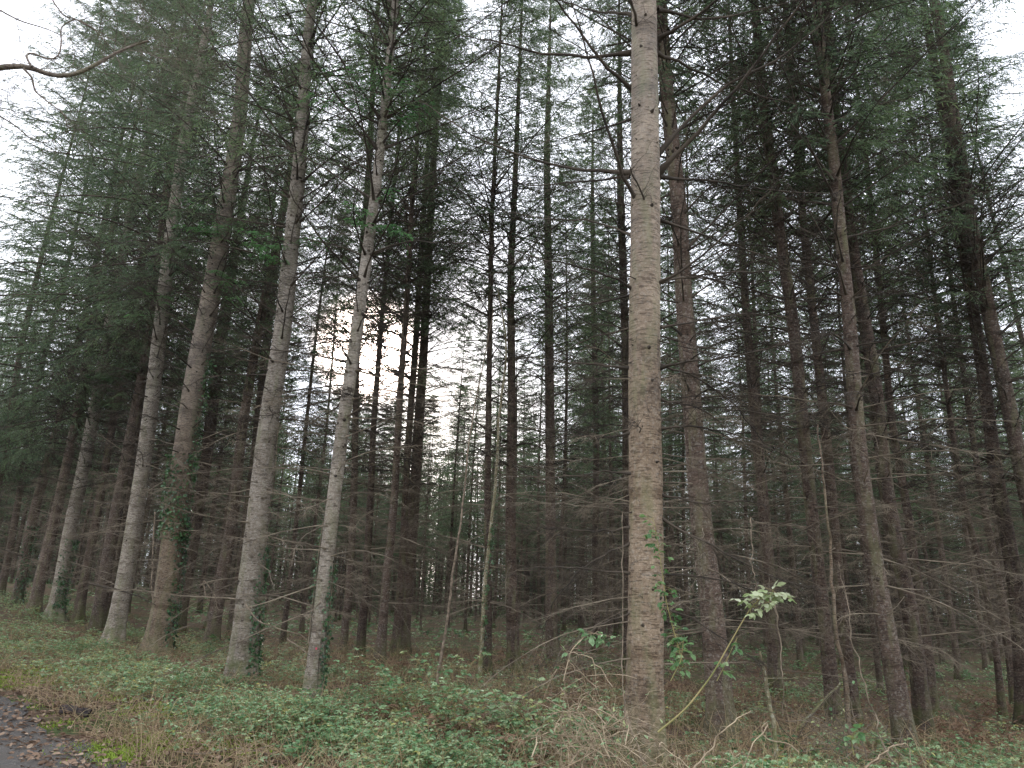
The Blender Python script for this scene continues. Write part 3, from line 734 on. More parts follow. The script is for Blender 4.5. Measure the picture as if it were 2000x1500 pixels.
for pts, th, dy in MBR:
    main_branch(pts, th*1.55, dy)

for k in range(46):
    mb = MB(); z_ = np.array([rng.uniform(.9, 5.2)]); left = rng.random() < .55
    a_ = np.array([rng.uniform(2.2, 4.0) if left else rng.uniform(-.9, .7)])
    dead_branches(mb, cen, rad_, z_, a_, rng.uniform(.5, 1.9, 1), rng.normal(.0, .2, 1), thick=.0052, twigs=20, sub=5, twl=.5)
    link('branch', mb.mesh('branch', [DEAD if z_[0] < 3.4 else DEAD_DARK]), eb)  # darker wood higher up paints the backlit look

# ------------------------------------------------------------------ shared background trees
BG = []
for i in range(8):
    H = [21, 23, 20, 24, 22, 19.5, 23.5, 21.5][i]; r0 = [.11, .13, .10, .14, .12, .09, .13, .105][i]
    zc = [6.5, 7.5, 5.8, 8, 7, 6, 7.2, 6.3][i]
    ph = rng.uniform(0, 6)
    cf = lambda z, ph=ph: np.stack([.09*np.sin(np.asarray(z)*.3+ph)-.09*math.sin(ph), .08*np.cos(np.asarray(z)*.24+ph)-.08*math.cos(ph), np.asarray(z, float)], -1)
    rf = lambda z, r0=r0, H=H: r0*np.clip(1-np.asarray(z, float)/H, .02, 1.05)**.8
    tm2 = trunk_mesh('background_trunk', cf, rf, H, [D_, Md][i % 2], k=10, rings=30)
    mb = MB()
    zs, az = whorls(1.0, zc+1.5, .33, 5, .06)
    L = rng.uniform(.5, 2.3, len(zs)); el = rng.normal(.0, .18, len(zs))
    dead_branches(mb, cf, rf, zs, az, L, el, thick=.0105, twigs=10, sub=3)
    dm = mb.mesh('background_dead_branches', [DEAD if i % 3 == 0 else DEAD_DARK])
    mb = MB()
    Hc = H-zc+.3
    zs, az = whorls(0, Hc-.2, .48, 6)
    f = zs/Hc
    L = [2.0, 1.7, 2.2, 1.8, 2.2, 1.7, 2.1, 1.9][i]*np.where(f < .2, .5+.5*f/.2, 1)*np.maximum(1-f, .02)**.7*rng.uniform(.6, 1.15, len(zs))+.18
    B0 = cf(zs+zc)-np.array([0, 0, zc]); B0[:, 2] = zs
    needle_branches(mb, B0, az, R(-6)+f*R(40)+rng.normal(0, .1, len(zs)), L, S=12, T=9, tl=.145, w0=.0118)
    cm = mb.mesh('background_crown', [NEEDLE, LIVE])
    BG.append((tm2, dm, cm, zc))
def bg_tree(x, y, i, label, group, sc, rz, tilt, parts=True):
    tm2, dm, cm, zc = BG[i]
    e = empty('fir_tree', (x, y, float(gz(x, y))-.02), label, 'tree', group)
    e.rotation_euler = (tilt[0], tilt[1], rz); e.scale = (sc, sc, sc)
    link('trunk', tm2, e); link('dead_branches', dm, e)
    link('crown', cm, e, (0, 0, zc))
    return e
BGH = [21, 23, 20, 24, 22, 19.5, 23.5, 21.5]
SECT = [(-800, 110, 'left of the leftmost pale roadside fir'), (110, 300, 'between the two leftmost pale roadside firs'),
        (300, 470, 'behind the thick ivy-collared fir'), (470, 610, 'between the tall pale and slender grey firs'),
        (610, 760, 'below the low sun'), (760, 870, 'behind the three close brown firs'),
        (870, 1010, 'behind the leaning saplings'), (1010, 1130, 'around the reddish brown fir'),
        (1130, 1260, 'behind the cane thicket'), (1260, 1400, 'behind the thick brown fir by the biggest trunk'),
        (1400, 1560, 'behind the arching pale-leaved bramble'), (1560, 1700, 'behind the lichen-spotted thin trunk'),
        (1700, 1840, 'behind the close pair of right-hand firs'), (1840, 2800, 'near the right edge of the photo')]
placed = [tuple(t['base'][:2]) for t in TREES]
NB = 0
tries = 0
cand = []
while NB < 275 and tries < 60000:
    tries += 1
    y = 12+62*rng.random()**.62
    x = rng.uniform(-.95, .95)*y
    s = s_of(x, y)
    if s < 5.0: continue
    if y < 13.5 and abs(x) < 5: continue
    md = 2.75-.015*y
    if any((x-a)**2+(y-b)**2 < md*md for a, b in placed): continue
    u, v, dpt = project(np.array([x, y, 1.0]))
    if u < -330 or u > 2330: continue
    if abs(u-722) < 115 and 19 < y < 31: continue
    # the photo keeps a brighter opening under the sun: thin the wood out there
    if 690 < u < 960 and y < 34 and rng.random() < .6: continue
    if u > 1300 and 18 < y < 42 and rng.random() < .45: continue
    if 540 < u < 1120 and rng.random() < .2: continue
    placed.append((x, y)); NB += 1
    band = 0 if y < 27 else (1 if y < 46 else 2)
    sec = next(t_ for a, b, t_ in SECT if a <= u < b)
    lab = ['slim fir in the middle distance ', 'thin fir farther off ', 'faint narrow fir deep inside '][band]+sec
    grp = ['middle-distance', 'farther', 'deep'][band]+' firs '+sec
    bi_ = int(rng.integers(0, 8))
    bg_tree(x, y, bi_, lab, grp, float(min(rng.uniform(.62, .88), (y*math.tan(R(15.5 if abs(u-722) < 130 else 24))+1.6)/BGH[bi_])) if (470 < u < 1130 and y > 30) else float(rng.uniform(.82, 1.12)), float(rng.uniform(0, 6.28)), (float(rng.normal(0, .012)), float(rng.normal(0, .012))))
print('background', NB, tries)

# far wood: one mass beyond the countable trees
mb = MB()
nT = 1100
yy = rng.uniform(64, 125, nT); xx = rng.uniform(-1.0, 1.0, nT)*yy
H = rng.uniform(12, 18, nT)
z0 = gz(xx, yy)
P = np.stack([np.stack([xx, yy, z0+H*f_], -1) for f_ in (0, .3, .6, 1)], 1)
v, q = tubes(P, np.repeat(np.array([[.15, .12, .08, .02]]), nT, 0), 5); mb.add(v, q, 1)
nq = 760
f_ = rng.random((nT, nq))**1.0
zz = z0[:, None]+H[:, None]*(.0+.98*f_)
rr = np.minimum(2.3*(1-f_)**.7, 1.6+3*f_)*np.sqrt(rng.random((nT, nq)))+.1; aa = rng.uniform(0, 2*PI, (nT, nq))
p = np.stack([xx[:, None]+rr*np.cos(aa), yy[:, None]+rr*np.sin(aa), zz], -1).reshape(-1, 3)
d = unit(np.stack([np.cos(aa), np.sin(aa), rng.uniform(-.5, .3, aa.shape)], -1).reshape(-1, 3)+rng.normal(0, .5, (nT*nq, 3)))
wv = unit(np.cross(d, randdir(nT*nq)))*rng.uniform(.03, .075, (nT*nq, 1))
v, q = rhombs(p, d, rng.uniform(.2, .55, nT*nq), wv); mb.add(v, q, 0, rng.random(nT*nq), False)
o = link('distant_wood', mb.mesh('distant_wood', [NEEDLE, D_])); tag(o, 'dim mass of far-off firs closing the wood behind the countable trunks', 'wood', kind='stuff')

#PART2
# ------------------------------------------------------------------ plants on the ground
def leaves(mb, p, d, l, wd, mat=0, tint=None, fold=.18):
    """oval leaves: two quads folded on the midrib"""
    p = np.asarray(p).reshape(-1, 3); d = unit(np.asarray(d).reshape(-1, 3)); l = np.asarray(l).reshape(-1, 1)
    up = np.array([0, 0, 1.0])+rng.normal(0, .35, p.shape)
    sd = unit(np.cross(d, up)); nn = np.cross(sd, d)
    wd = np.asarray(wd).reshape(-1, 1)
    tip = p+d*l-nn*l*.10
    r1 = p+d*l*.28+sd*wd*.85+nn*wd*fold; r2 = p+d*l*.66+sd*wd*.78+nn*wd*fold-nn*l*.03
    l1 = p+d*l*.28-sd*wd*.85+nn*wd*fold; l2 = p+d*l*.66-sd*wd*.78+nn*wd*fold-nn*l*.03
    v = np.stack([p, tip, r1, r2, l1, l2], 1).reshape(-1, 3)
    b = np.arange(len(p))[:, None]*6
    q = np.stack([b+np.array([0, 2, 3, 1]), b+np.array([0, 1, 5, 4])], 1).reshape(-1, 4)
    if tint is not None: tint = np.repeat(np.asarray(tint).reshape(-1), 2)
    mb.add(v, q, mat, tint, False)
def scatter(n, smin, smax, ymin, ymax, power=1.0, maskf=None):
    out = np.zeros((0, 2))
    while len(out) < n:
        m = n*4
        y = ymin+(ymax-ymin)*rng.random(m)**power
        x = rng.uniform(-.86, .84, m)*(y+.6)
        s = s_of(x, y)
        ok = (s > smin) & (s < smax)
        if maskf is not None: ok &= rng.random(m) < maskf(x, y, s)
        out = np.concatenate([out, np.stack([x, y], -1)[ok]])
    return out[:n]
def shoots(mb, xy, hgt, nl=5, size=.05, stem=True, tintoff=0.0, stem_mat=1):
    """small arching bramble shoots with three-leaflet leaves"""
    n = len(xy); hgt = np.broadcast_to(np.asarray(hgt, float), (n,))
    size = np.broadcast_to(np.asarray(size, float), (n,))
    z = gz(xy[:, 0], xy[:, 1])
    az = rng.uniform(0, 2*PI, n); run = hgt*rng.uniform(.3, 1.3, n)
    t = np.linspace(0, 1, 5)[None, :]
    P = np.stack([xy[:, :1]+np.cos(az)[:, None]*run[:, None]*t, xy[:, 1:]+np.sin(az)[:, None]*run[:, None]*t,
                  z[:, None]-.02+hgt[:, None]*np.sin(t*PI*.62)], -1)
    if stem:
        v, q = tubes(P, np.repeat(np.array([[.0035, .003, .0026, .002, .0012]]), n, 0), 3); mb.add(v, q, stem_mat)
    tt = rng.uniform(.3, 1, (n, nl)); f = tt*4; i0 = np.minimum(f.astype(int), 3); fr = (f-i0)[..., None]
    b = P[np.arange(n)[:, None], i0]*(1-fr)+P[np.arange(n)[:, None], i0+1]*fr
    la = rng.uniform(0, 2*PI, (n, nl))
    d = unit(np.stack([np.cos(la), np.sin(la), rng.uniform(-.15, .5, la.shape)], -1))
    pet = size[:, None, None]*rng.uniform(.4, 1.1, (n, nl, 1))
    c = b+d*pet
    lat = unit(np.cross(d, [0, 0, 1.0]))
    tn = np.clip(rng.normal(.45+tintoff, .2, (n, nl))+rng.normal(0, .1, (n, 1)), 0, 1)
    for k, (a, sc) in enumerate(((0, 1.0), (1.15, .85), (-1.15, .85))):
        dd = unit(d*math.cos(a)+lat*math.sin(a)+np.array([0, 0, -.22])+rng.normal(0, .12, d.shape))
        l = size[:, None]*sc*rng.uniform(.75, 1.25, (n, nl))
        leaves(mb, c, dd, l, l*.36, 0, tn)

def bmask(x, y, s):
    m = .42+1.0*lump(x, y, .8, 2.0)+.25*lump(x, y, 2.3, .5)
    edge = np.clip((s-1.3)/1.1, 0, 1)
    deep = np.where(s > 6.5, np.clip(.42+.25*lump(x, y, .45, 4)-.01*y, .06, .6), 1)
    return np.clip(m, .05, 1)*edge*deep
# low bramble carpet
xy = scatter(13500, 1.2, 60, 3.6, 34, 1.5, bmask)
s = s_of(xy[:, 0], xy[:, 1])
h = (.08+.25*np.clip(.5+.5*lump(xy[:, 0], xy[:, 1], .8, 2.0), 0, 1))*rng.uniform(.4, 1.4, len(xy))*np.where(s > 6, .7, 1)
mb = MB(); shoots(mb, xy, h, 5, .043)
o = link('bramble_carpet', mb.mesh('bramble_carpet', [BRAMBLE, CANE_GREEN])); tag(o, 'low bramble and ivy leaves covering the ground below the firs', 'undergrowth', kind='stuff')
# far low greenery
def fmask(x, y, s): return np.clip(.45+.6*lump(x, y, .35, 1.0), .05, 1)
xy = scatter(2200, 8, 90, 26, 75, 1.1, fmask)
mb = MB(); shoots(mb, xy, rng.uniform(.15, .45, len(xy)), 5, .10, stem=False)
o = link('woodland_undergrowth', mb.mesh('woodland_undergrowth', [BRAMBLE, CANE_GREEN])); tag(o, 'patchy low greenery far back between the trunks', 'undergrowth', kind='stuff')
# leaf litter along the lane
xy = np.concatenate([scatter(11000, .25, 2.2, 3.5, 24, 1.4), scatter(9000, 1.2, 30, 3.8, 22, 1.5)])
n = len(xy); d = np.stack([rng.normal(size=n), rng.normal(size=n), rng.normal(0, .18, n)], -1)
p = np.stack([xy[:, 0], xy[:, 1], gz(xy[:, 0], xy[:, 1])+rng.uniform(.012, .04, n)], -1)
l = rng.uniform(.03, .085, n); mb = MB(); leaves(mb, p, d, l, l*rng.uniform(.25, .42, n), 0, rng.random(n), fold=.3)
o = link('leaf_litter', mb.mesh('leaf_litter', [LITTER])); tag(o, 'brown fallen leaves strewn beside the lane and under the brambles', 'leaf litter', kind='stuff')
# moss and short grass on the verge
def mmask(x, y, s): return np.clip(1.6*lump(x, y, 1.3, 3.0)-.1, 0, 1)
xy = scatter(20000, .75, 2.5, 3.6, 20, 1.4, mmask)
for (u_, v_, r_, m_) in ((110, 1308, .75, 6000), (40, 1330, .6, 3000), (245, 1468, .42, 4500), (330, 1440, .3, 1500)):
    g_ = ground_at(u_, v_); xy = np.concatenate([xy, g_[:2]+rng.normal(0, r_*.6, (m_, 2))])
n = len(xy); p = np.stack([xy[:, 0], xy[:, 1], gz(xy[:, 0], xy[:, 1])-.003], -1)
d = np.stack([rng.normal(0, .7, n), rng.normal(0, .7, n), rng.uniform(.5, 1.5, n)], -1)
mb = MB(); l = rng.uniform(.02, .055, n); leaves(mb, p, d, l, np.full(n, .006), 0, rng.random(n))
o = link('verge_moss', mb.mesh('verge_moss', [MOSSM])); tag(o, 'bright green moss and short grass on the verge of the lane', 'moss', kind='stuff')
# dead grass and stems
def gmask(x, y, s): return np.clip(.5+.6*lump(x, y, 1.0, 5.0), .15, 1)
xy = scatter(22000, 1.0, 12, 3.6, 22, 1.6, gmask)
n = len(xy); az = rng.uniform(0, 2*PI, n); L = rng.uniform(.12, .5, n)*np.where(rng.random(n) < .08, 1.8, 1)
t = np.linspace(0, 1, 5)[None, :]; lean = rng.uniform(.2, 1.2, n)[:, None]
P = np.stack([xy[:, :1]+np.cos(az)[:, None]*L[:, None]*lean*t**1.6, xy[:, 1:]+np.sin(az)[:, None]*L[:, None]*lean*t**1.6,
              gz(xy[:, 0], xy[:, 1])[:, None]+L[:, None]*(t-.55*lean*t**2)], -1)
mb = MB(); v, q = tubes(P, np.repeat(np.array([[.0030, .0028, .0024, .0018, .0009]]), n, 0), 3)
mb.add(v, q, 0, np.repeat(rng.random(n), len(q)//n))
o = link('dead_grass', mb.mesh('dead_grass', [STRAW])); tag(o, 'straw coloured dead grass and stems poking through the brambles', 'grass', kind='stuff')
# dead bracken: rusty fronds in the middle distance and near front
def rmask(x, y, s): return np.clip(1.5*lump(x, y, .5, 7.0)-.1, 0.02, 1)
xy = scatter(1200, 3.5, 26, 3.9, 30, 1.3, rmask)
n = len(xy); az = rng.uniform(0, 2*PI, n); L = rng.uniform(.25, .6, n)
t = np.linspace(0, 1, 6)[None, :]
P = np.stack([xy[:, :1]+np.cos(az)[:, None]*L[:, None]*t, xy[:, 1:]+np.sin(az)[:, None]*L[:, None]*t, gz(xy[:, 0], xy[:, 1])[:, None]+L[:, None]*.55*np.sin(t*PI*.85)], -1)
mb = MB(); v, q = tubes(P, np.repeat(np.array([[.003, .0028, .0024, .002, .0015, .0008]]), n, 0), 3); mb.add(v, q, 0, np.full(len(q), .5))
tt = np.linspace(.2, .98, 14)[None, :]*np.ones((n, 1)); f = tt*5; i0 = np.minimum(f.astype(int), 4); fr = (f-i0)[..., None]
b = P[np.arange(n)[:, None], i0]*(1-fr)+P[np.arange(n)[:, None], i0+1]*fr
lat = np.stack([-np.sin(az), np.cos(az), 0*az], -1)[:, None, :]*np.where(np.arange(14) % 2 == 0, 1, -1)[None, :, None]
dd = lat+rng.normal(0, .25, b.shape)+np.array([0, 0, -.3]); ll = .16*(1.05-tt)*rng.uniform(.6, 1.2, tt.shape)
leaves(mb, b, dd, ll, ll*.16, 0, np.repeat(rng.random(n), 14), fold=.3)
o = link('dead_bracken', mb.mesh('dead_bracken', [BRACKEN])); tag(o, 'rusty collapsed bracken fronds among the brambles', 'bracken', kind='stuff')
# needle-fine forest debris: fallen twigs
xy = scatter(3500, 1.5, 30, 4, 30, 1.4)
n = len(xy); az = rng.uniform(0, 2*PI, n); L = rng.uniform(.15, .9, n)
t = np.linspace(-.5, .5, 4)[None, :]
P = np.stack([xy[:, :1]+np.cos(az)[:, None]*L[:, None]*t, xy[:, 1:]+np.sin(az)[:, None]*L[:, None]*t, gz(xy[:, 0], xy[:, 1])[:, None]+.03+rng.uniform(0, .10, (n, 1))+rng.normal(0, .025, (n, 4))], -1)
mb = MB(); v, q = tubes(P, rng.uniform(.002, .006, (n, 1))*np.array([[1, .9, .75, .5]]), 3); mb.add(v, q)
o = link('fallen_twigs', mb.mesh('fallen_twigs', [DEAD])); tag(o, 'thin fallen twigs littering the forest floor', 'twigs', kind='stuff')

# ------------------------------------------------------------------ single plants and wood
def path3(pts, y0, dy=0.0, n=16, smooth=2):
    P = np.array([at_depth(u, v, y0+dy*(i/(len(pts)-1))) for i, (u, v) in enumerate(pts)])
    tt = np.linspace(0, 1, n); src = np.concatenate([[0], np.cumsum(np.linalg.norm(np.diff(P, axis=0), axis=1))]); src /= src[-1]
    P = np.stack([np.interp(tt, src, P[:, k]) for k in range(3)], -1)
    for _ in range(smooth): P[1:-1] = (P[:-2]+2*P[1:-1]+P[2:])/4
    return P
def bramble_bush(u, v, n, hgt, size, label, mat=None, spread=.35, tint=0.0, far=None):
    c = ground_at(u, v)
    xy = c[:2]+rng.normal(0, spread, (n, 2))*np.array([1, .6])
    mb = MB(); shoots(mb, xy-c[:2]*0, np.full(n, hgt)*rng.uniform(.5, 1.25, n), 5, size*rng.uniform(.8, 1.2, n), tintoff=tint)
    me = mb.mesh('bramble_leaves', [mat or BRAMBLE, CANE_GREEN])
    me.transform(Matrix.Translation((-c[0], -c[1], -c[2])))
    o = link('bramble_bush', me, None, tuple(c)); tag(o, label, 'bramble', 'bramble bushes along the verge')
    return o
bramble_bush(800, 1410, 34, .72, .066, 'tallest leafy bramble clump, in front of the thin leaning dead sapling', tint=.12)
bramble_bush(900, 1440, 40, .50, .064, 'pale green bramble clump below the foot of the leaning mossy sapling', tint=.18)
bramble_bush(1010, 1450, 40, .46, .066, 'pale green bramble clump left of the dry cane thicket', tint=.16)
bramble_bush(1120, 1470, 18, .30, .062, 'small bramble clump under the dry cane thicket', tint=.08)
bramble_bush(690, 1440, 18, .30, .058, 'small bramble clump right of the slender fir foot with pink dot')
bramble_bush(520, 1400, 14, .26, .050, 'bramble clump right of the foot of the tall pale fir')
bramble_bush(400, 1360, 14, .28, .050, 'bramble clump left of the foot of the tall pale fir')
bramble_bush(1560, 1500, 15, .26, .075, 'large-leaved bramble clump at the bottom edge under the arching bramble', tint=-.02)
bramble_bush(1480, 1490, 6, .22, .060, 'sparse bramble sprigs at the foot of the thick brown fir', tint=.1)
bramble_bush(620, 1490, 16, .24, .055, 'low bramble clump at the bottom edge below the slender fir')
bramble_bush(1720, 1500, 14, .24, .065, 'dark green bramble clump at the bottom edge below the nearest right-hand trunk', tint=-.1)
bramble_bush(1900, 1480, 14, .26, .055, 'bramble clump in the bottom right corner', tint=-.05)
bramble_bush(420, 1280, 10, .45, .07, 'yellow-green leafy shoots between the ivy-collared and tall pale firs', mat=FRESH, tint=-.15)

def ivy(t, a0, a1, z0, z1, n, label, size=.045, off=.03, wide=1.0, mat=None, sparse=None):
    zc = z0+(z1-z0)*rng.random(n); aa = rng.uniform(a0, a1, n)
    keep = rng.random(n) < np.clip(1.1+.9*np.sin(zc*3.1+aa*2)*.6-(zc-z0)/(z1-z0)*.35, .1, 1); zc = zc[keep]; aa = aa[keep]; n = len(zc)
    h = np.stack([np.cos(aa), np.sin(aa), 0*aa], -1)
    p = t['centre'](zc)+h*(t['radius'](zc)*1.08+np.abs(rng.normal(0, off, n))*wide)[:, None]
    tg = np.stack([-np.sin(aa), np.cos(aa), 0*aa], -1)
    d = h*.45+tg*rng.normal(0, .6, (n, 1))+np.array([0, 0, -1.0])*rng.uniform(.0, 1, (n, 1))
    l = size*rng.uniform(.6, 1.3, n)
    mb = MB(); leaves(mb, p, d, l, l*.48, 0, rng.random(n))
    zs = np.linspace(max(z0, .0), z1, 18); ns = 4
    for k in range(ns):
        a = rng.uniform(a0, a1)+.25*np.sin(zs*2+k)
        hh = np.stack([np.cos(a), np.sin(a), 0*a], -1)
        P = t['centre'](zs)+hh*(t['radius'](zs)*1.08+.008)[:, None]
        v, q = tubes(P[None], np.linspace(.007, .003, 18)[None], 4); mb.add(v, q, 1)
    o = link('ivy', mb.mesh('ivy', [mat or IVY, DEAD]), None, tuple(t['base'])); tag(o, label, 'ivy', 'ivy climbing the trunks')
    return o
ivy(t10, -1.0, .9, .2, 2.3, 900, 'dark ivy up the right side of the tall pale straight fir')
ivy(t10, -.3, .9, 2.3, 5.2, 260, 'thin upper strand of ivy edging the tall pale straight fir', size=.035, off=.01)
ivy(t11, -1.0, .8, .0, 2.0, 620, 'ivy on the right side of the slender fir with pink dot', size=.04)
ivy(t11, 2.4, 3.8, .9, 2.6, 150, 'sparse ivy on the left side of the slender fir with pink dot', size=.035)
ivy(t8, -2.9, .6, 2.6, 4.6, 900, 'thick ivy collar round the thick brown fir at mid height', size=.07, off=.04)
ivy(t8, -.9, .8, .0, 2.7, 800, 'narrow ivy strip below the collar, right side of the thick brown fir', size=.06)
ivy(t8, -.6, .9, 4.6, 7.2, 600, 'upper ivy strand above the collar on the thick brown fir', size=.06, off=.06)
ivy(t4, -1.4, .9, .2, 2.6, 900, 'ivy around the foot of the leftmost pale roadside fir', size=.06, off=.05)
ivy(t2, -1.6, .8, .1, 3.0, 500, 'ivy on the foot of the second trunk from the left edge', size=.07, off=.04)
ivy(t20, -.6, .8, .6, 2.4, 160, 'few ivy leaves on the right of the reddish brown fir', size=.05)

def wand(name, pts, y0, r0, r1, label, cat, mat, dy=0.0, twigs=0, n=24, group=None, k=6, ground=False, wob=.008, twl=.4):
    P = path3(pts, y0, dy, n)
    if ground: P[0, 2] = gz(P[0, 0], P[0, 1])-.03
    P[1:] += (rng.normal(0, wob*.5, (n-1, 3))+np.cumsum(rng.normal(0, wob*.6, (n-1, 3)), 0))*np.array([1, 1, .4])
    org = P[0].copy(); P = P-org
    mb = MB(); v, q = tubes(P[None], np.linspace(r0, r1, n)[None], k); mb.add(v, q)
    if twigs:
        f = rng.uniform(.25, .98, twigs)*(n-1); i0 = f.astype(int)
        b = P[i0]; d = unit(unit(P[-1]-P[0])*.6+randdir(twigs)); l = rng.uniform(.3, 1, (twigs, 1))*twl
        tq = np.linspace(0, 1, 5)[None, :, None]
        P2 = b[:, None]+d[:, None]*l[:, None]*tq+rng.normal(0, .015, (twigs, 5, 3))*tq
        v, q = tubes(P2, np.repeat((np.linspace(.5, .15, 5)*max(r1, r0*.25))[None], twigs, 0), 4); mb.add(v, q)
        b2 = P2[:, 3]; d2 = unit(d+randdir(twigs)*.8)
        P3 = np.stack([b2, b2+d2*l*.3, b2+d2*l*.5+np.array([0, 0, .02])], 1)
        v, q = tubes(P3, np.repeat((np.array([.3, .2, .1])*max(r1, r0*.25))[None], twigs, 0), 3); mb.add(v, q)
    o = link(name, mb.mesh(name, [mat]), None, tuple(org)); tag(o, label, cat, group)
    return o, P+org
yb = ground_at(938, 1335)[1]
sap, Ps = wand('leaning_sapling', [(938, 1335), (945, 1200), (955, 1080), (968, 975), (961, 1000), (972, 920), (979, 797), (993, 692), (990, 600), (968, 560)][:4]+[(972, 920), (979, 797), (993, 692), (985, 610), (975, 560)], yb, .05, .018, 'mossy leaning sapling with ivy on its stem, centre of the photo', 'sapling', BARK_MOSS, dy=.5, twigs=8, ground=True, n=30, wob=.01)
m_ = MB(); n = 260; ii = rng.integers(2, 11, n); p = Ps[ii]-Ps[0]+np.stack([rng.normal(.05, .03, n), rng.normal(-.04, .03, n), rng.uniform(-.1, .1, n)], -1)
leaves(m_, p, randdir(n)+np.array([0, -.3, -.8]), rng.uniform(.03, .055, n), rng.uniform(.014, .024, n), 0, rng.random(n))
o = link('ivy', m_.mesh('ivy', [IVY]), None, tuple(Ps[0])); tag(o, 'ivy leaves clinging to the leaning mossy sapling', 'ivy', 'ivy climbing the trunks')
yb = ground_at(850, 1345)[1]
wand('dead_sapling', [(850, 1350), (868, 1250), (885, 1100), (905, 975), (916, 850), (937, 727), (955, 650), (962, 600)], yb, .030, .008, 'thin pale dead sapling leaning right, left of the mossy leaning one', 'sapling', SAPB, dy=.6, twigs=7, ground=True, wob=.012)
yb = ground_at(1664, 1478)[1]
wand('lichened_sapling', [(1668, 1478), (1662, 1440), (1650, 1325), (1633, 1255), (1622, 1097), (1614, 990), (1600, 830)], yb, .030, .010, 'thin crooked trunk spotted with pale lichen, in front of two dark firs', 'sapling', BARK_MAIN, dy=.3, twigs=14, ground=True, n=30, wob=.012)
wand('mossy_pole', [(1550, 1432), (1580, 1395), (1612, 1360), (1640, 1332)], ground_at(1550, 1432)[1], .024, .017, 'short mossy green stick leaning up to the lichen-spotted trunk', 'stick', BARK_MOSS, dy=.25, ground=True, n=12, twigs=2)
wand('mossy_stump_stem', [(1512, 1420), (1500, 1330), (1488, 1270)], 7.2, .022, .012, 'mossy broken stem behind the arching bramble stalk', 'stick', BARK_MOSS, ground=True, n=12, twigs=3)
wand('hazel_cane', [(1755, 1497), (1725, 1440), (1698, 1345), (1680, 1280), (1665, 1205), (1655, 1140), (1640, 1100)], 5.6, .0055, .002, 'pale crooked cane rising left of the nearest right-hand trunk', 'cane', SAPB, twigs=7, wob=.014, twl=.3)
wand('dry_cane', [(1690, 1500), (1730, 1460), (1765, 1452), (1762, 1490)], 5.1, .006, .003, 'short dry stick at the bottom edge left of the nearest right-hand trunk', 'cane', CANE, twigs=2, twl=.15)
wand('dry_cane', [(1355, 1500), (1400, 1435), (1440, 1400), (1455, 1390)], 5.0, .006, .003, 'tan forked stick at the bottom edge right of the biggest trunk', 'cane', CANE, twigs=5, twl=.2)
wand('dry_cane', [(1262, 1500), (1240, 1430), (1225, 1400), (1218, 1300), (1217, 1100), (1219, 1000)], 5.75, .0045, .003, 'long pale stem climbing the left edge of the biggest trunk', 'vine', SAPB, twigs=2, wob=.006, twl=.2)
wand('dry_cane', [(1560, 1470), (1540, 1450), (1500, 1448), (1480, 1425), (1500, 1405), (1495, 1430), (1475, 1440), (1450, 1500)], 5.2, .0045, .003, 'curly whitish vine looping at the bottom under the arching bramble', 'vine', CANE, wob=.004)
wand('dangling_twig', [(1512, 1165), (1520, 1230), (1524, 1300), (1527, 1400)], 5.2, .005, .002, 'thin pale twig hanging below the arching bramble leaves', 'twig', SAPB, twigs=3, twl=.12)
wand('dangling_twig', [(1467, 1010), (1470, 1080), (1480, 1125), (1478, 1160)], 5.3, .004, .002, 'thin twig hanging above the arching bramble leaves', 'twig', SAPB, twigs=3, twl=.12)
wand('fallen_branch', [(480, 1180), (500, 1215), (545, 1228), (590, 1240), (605, 1262)], 10.5, .010, .003, 'pale curved dead branch beside the slender fir with pink dot', 'branch', SAPB, twigs=9)
wand('fallen_branch', [(560, 1248), (590, 1268), (607, 1285)], 10.0, .010, .004, 'short pale broken branch left of the slender fir foot', 'branch', SAPB, twigs=6)
wand('leaning_branch', [(402, 1165), (395, 1130), (420, 1160), (425, 1195), (440, 1190), (468, 1192)], 12.2, .008, .003, 'pale hooked branch left of the tall pale fir low down', 'branch', SAPB, twigs=3)
wand('hanging_branch', [(303, 1000), (300, 1060), (297, 1130), (299, 1180)], 15.5, .014, .008, 'thin straight brown stem left of the thick ivy-collared fir', 'stem', SAPB, twigs=3)
wand('fallen_branch', [(175, 1140), (220, 1150), (275, 1165), (305, 1182)], 16, .03, .008, 'dark dead branch jutting left from the thick brown fir foot', 'branch', DEAD_DARK, twigs=6)

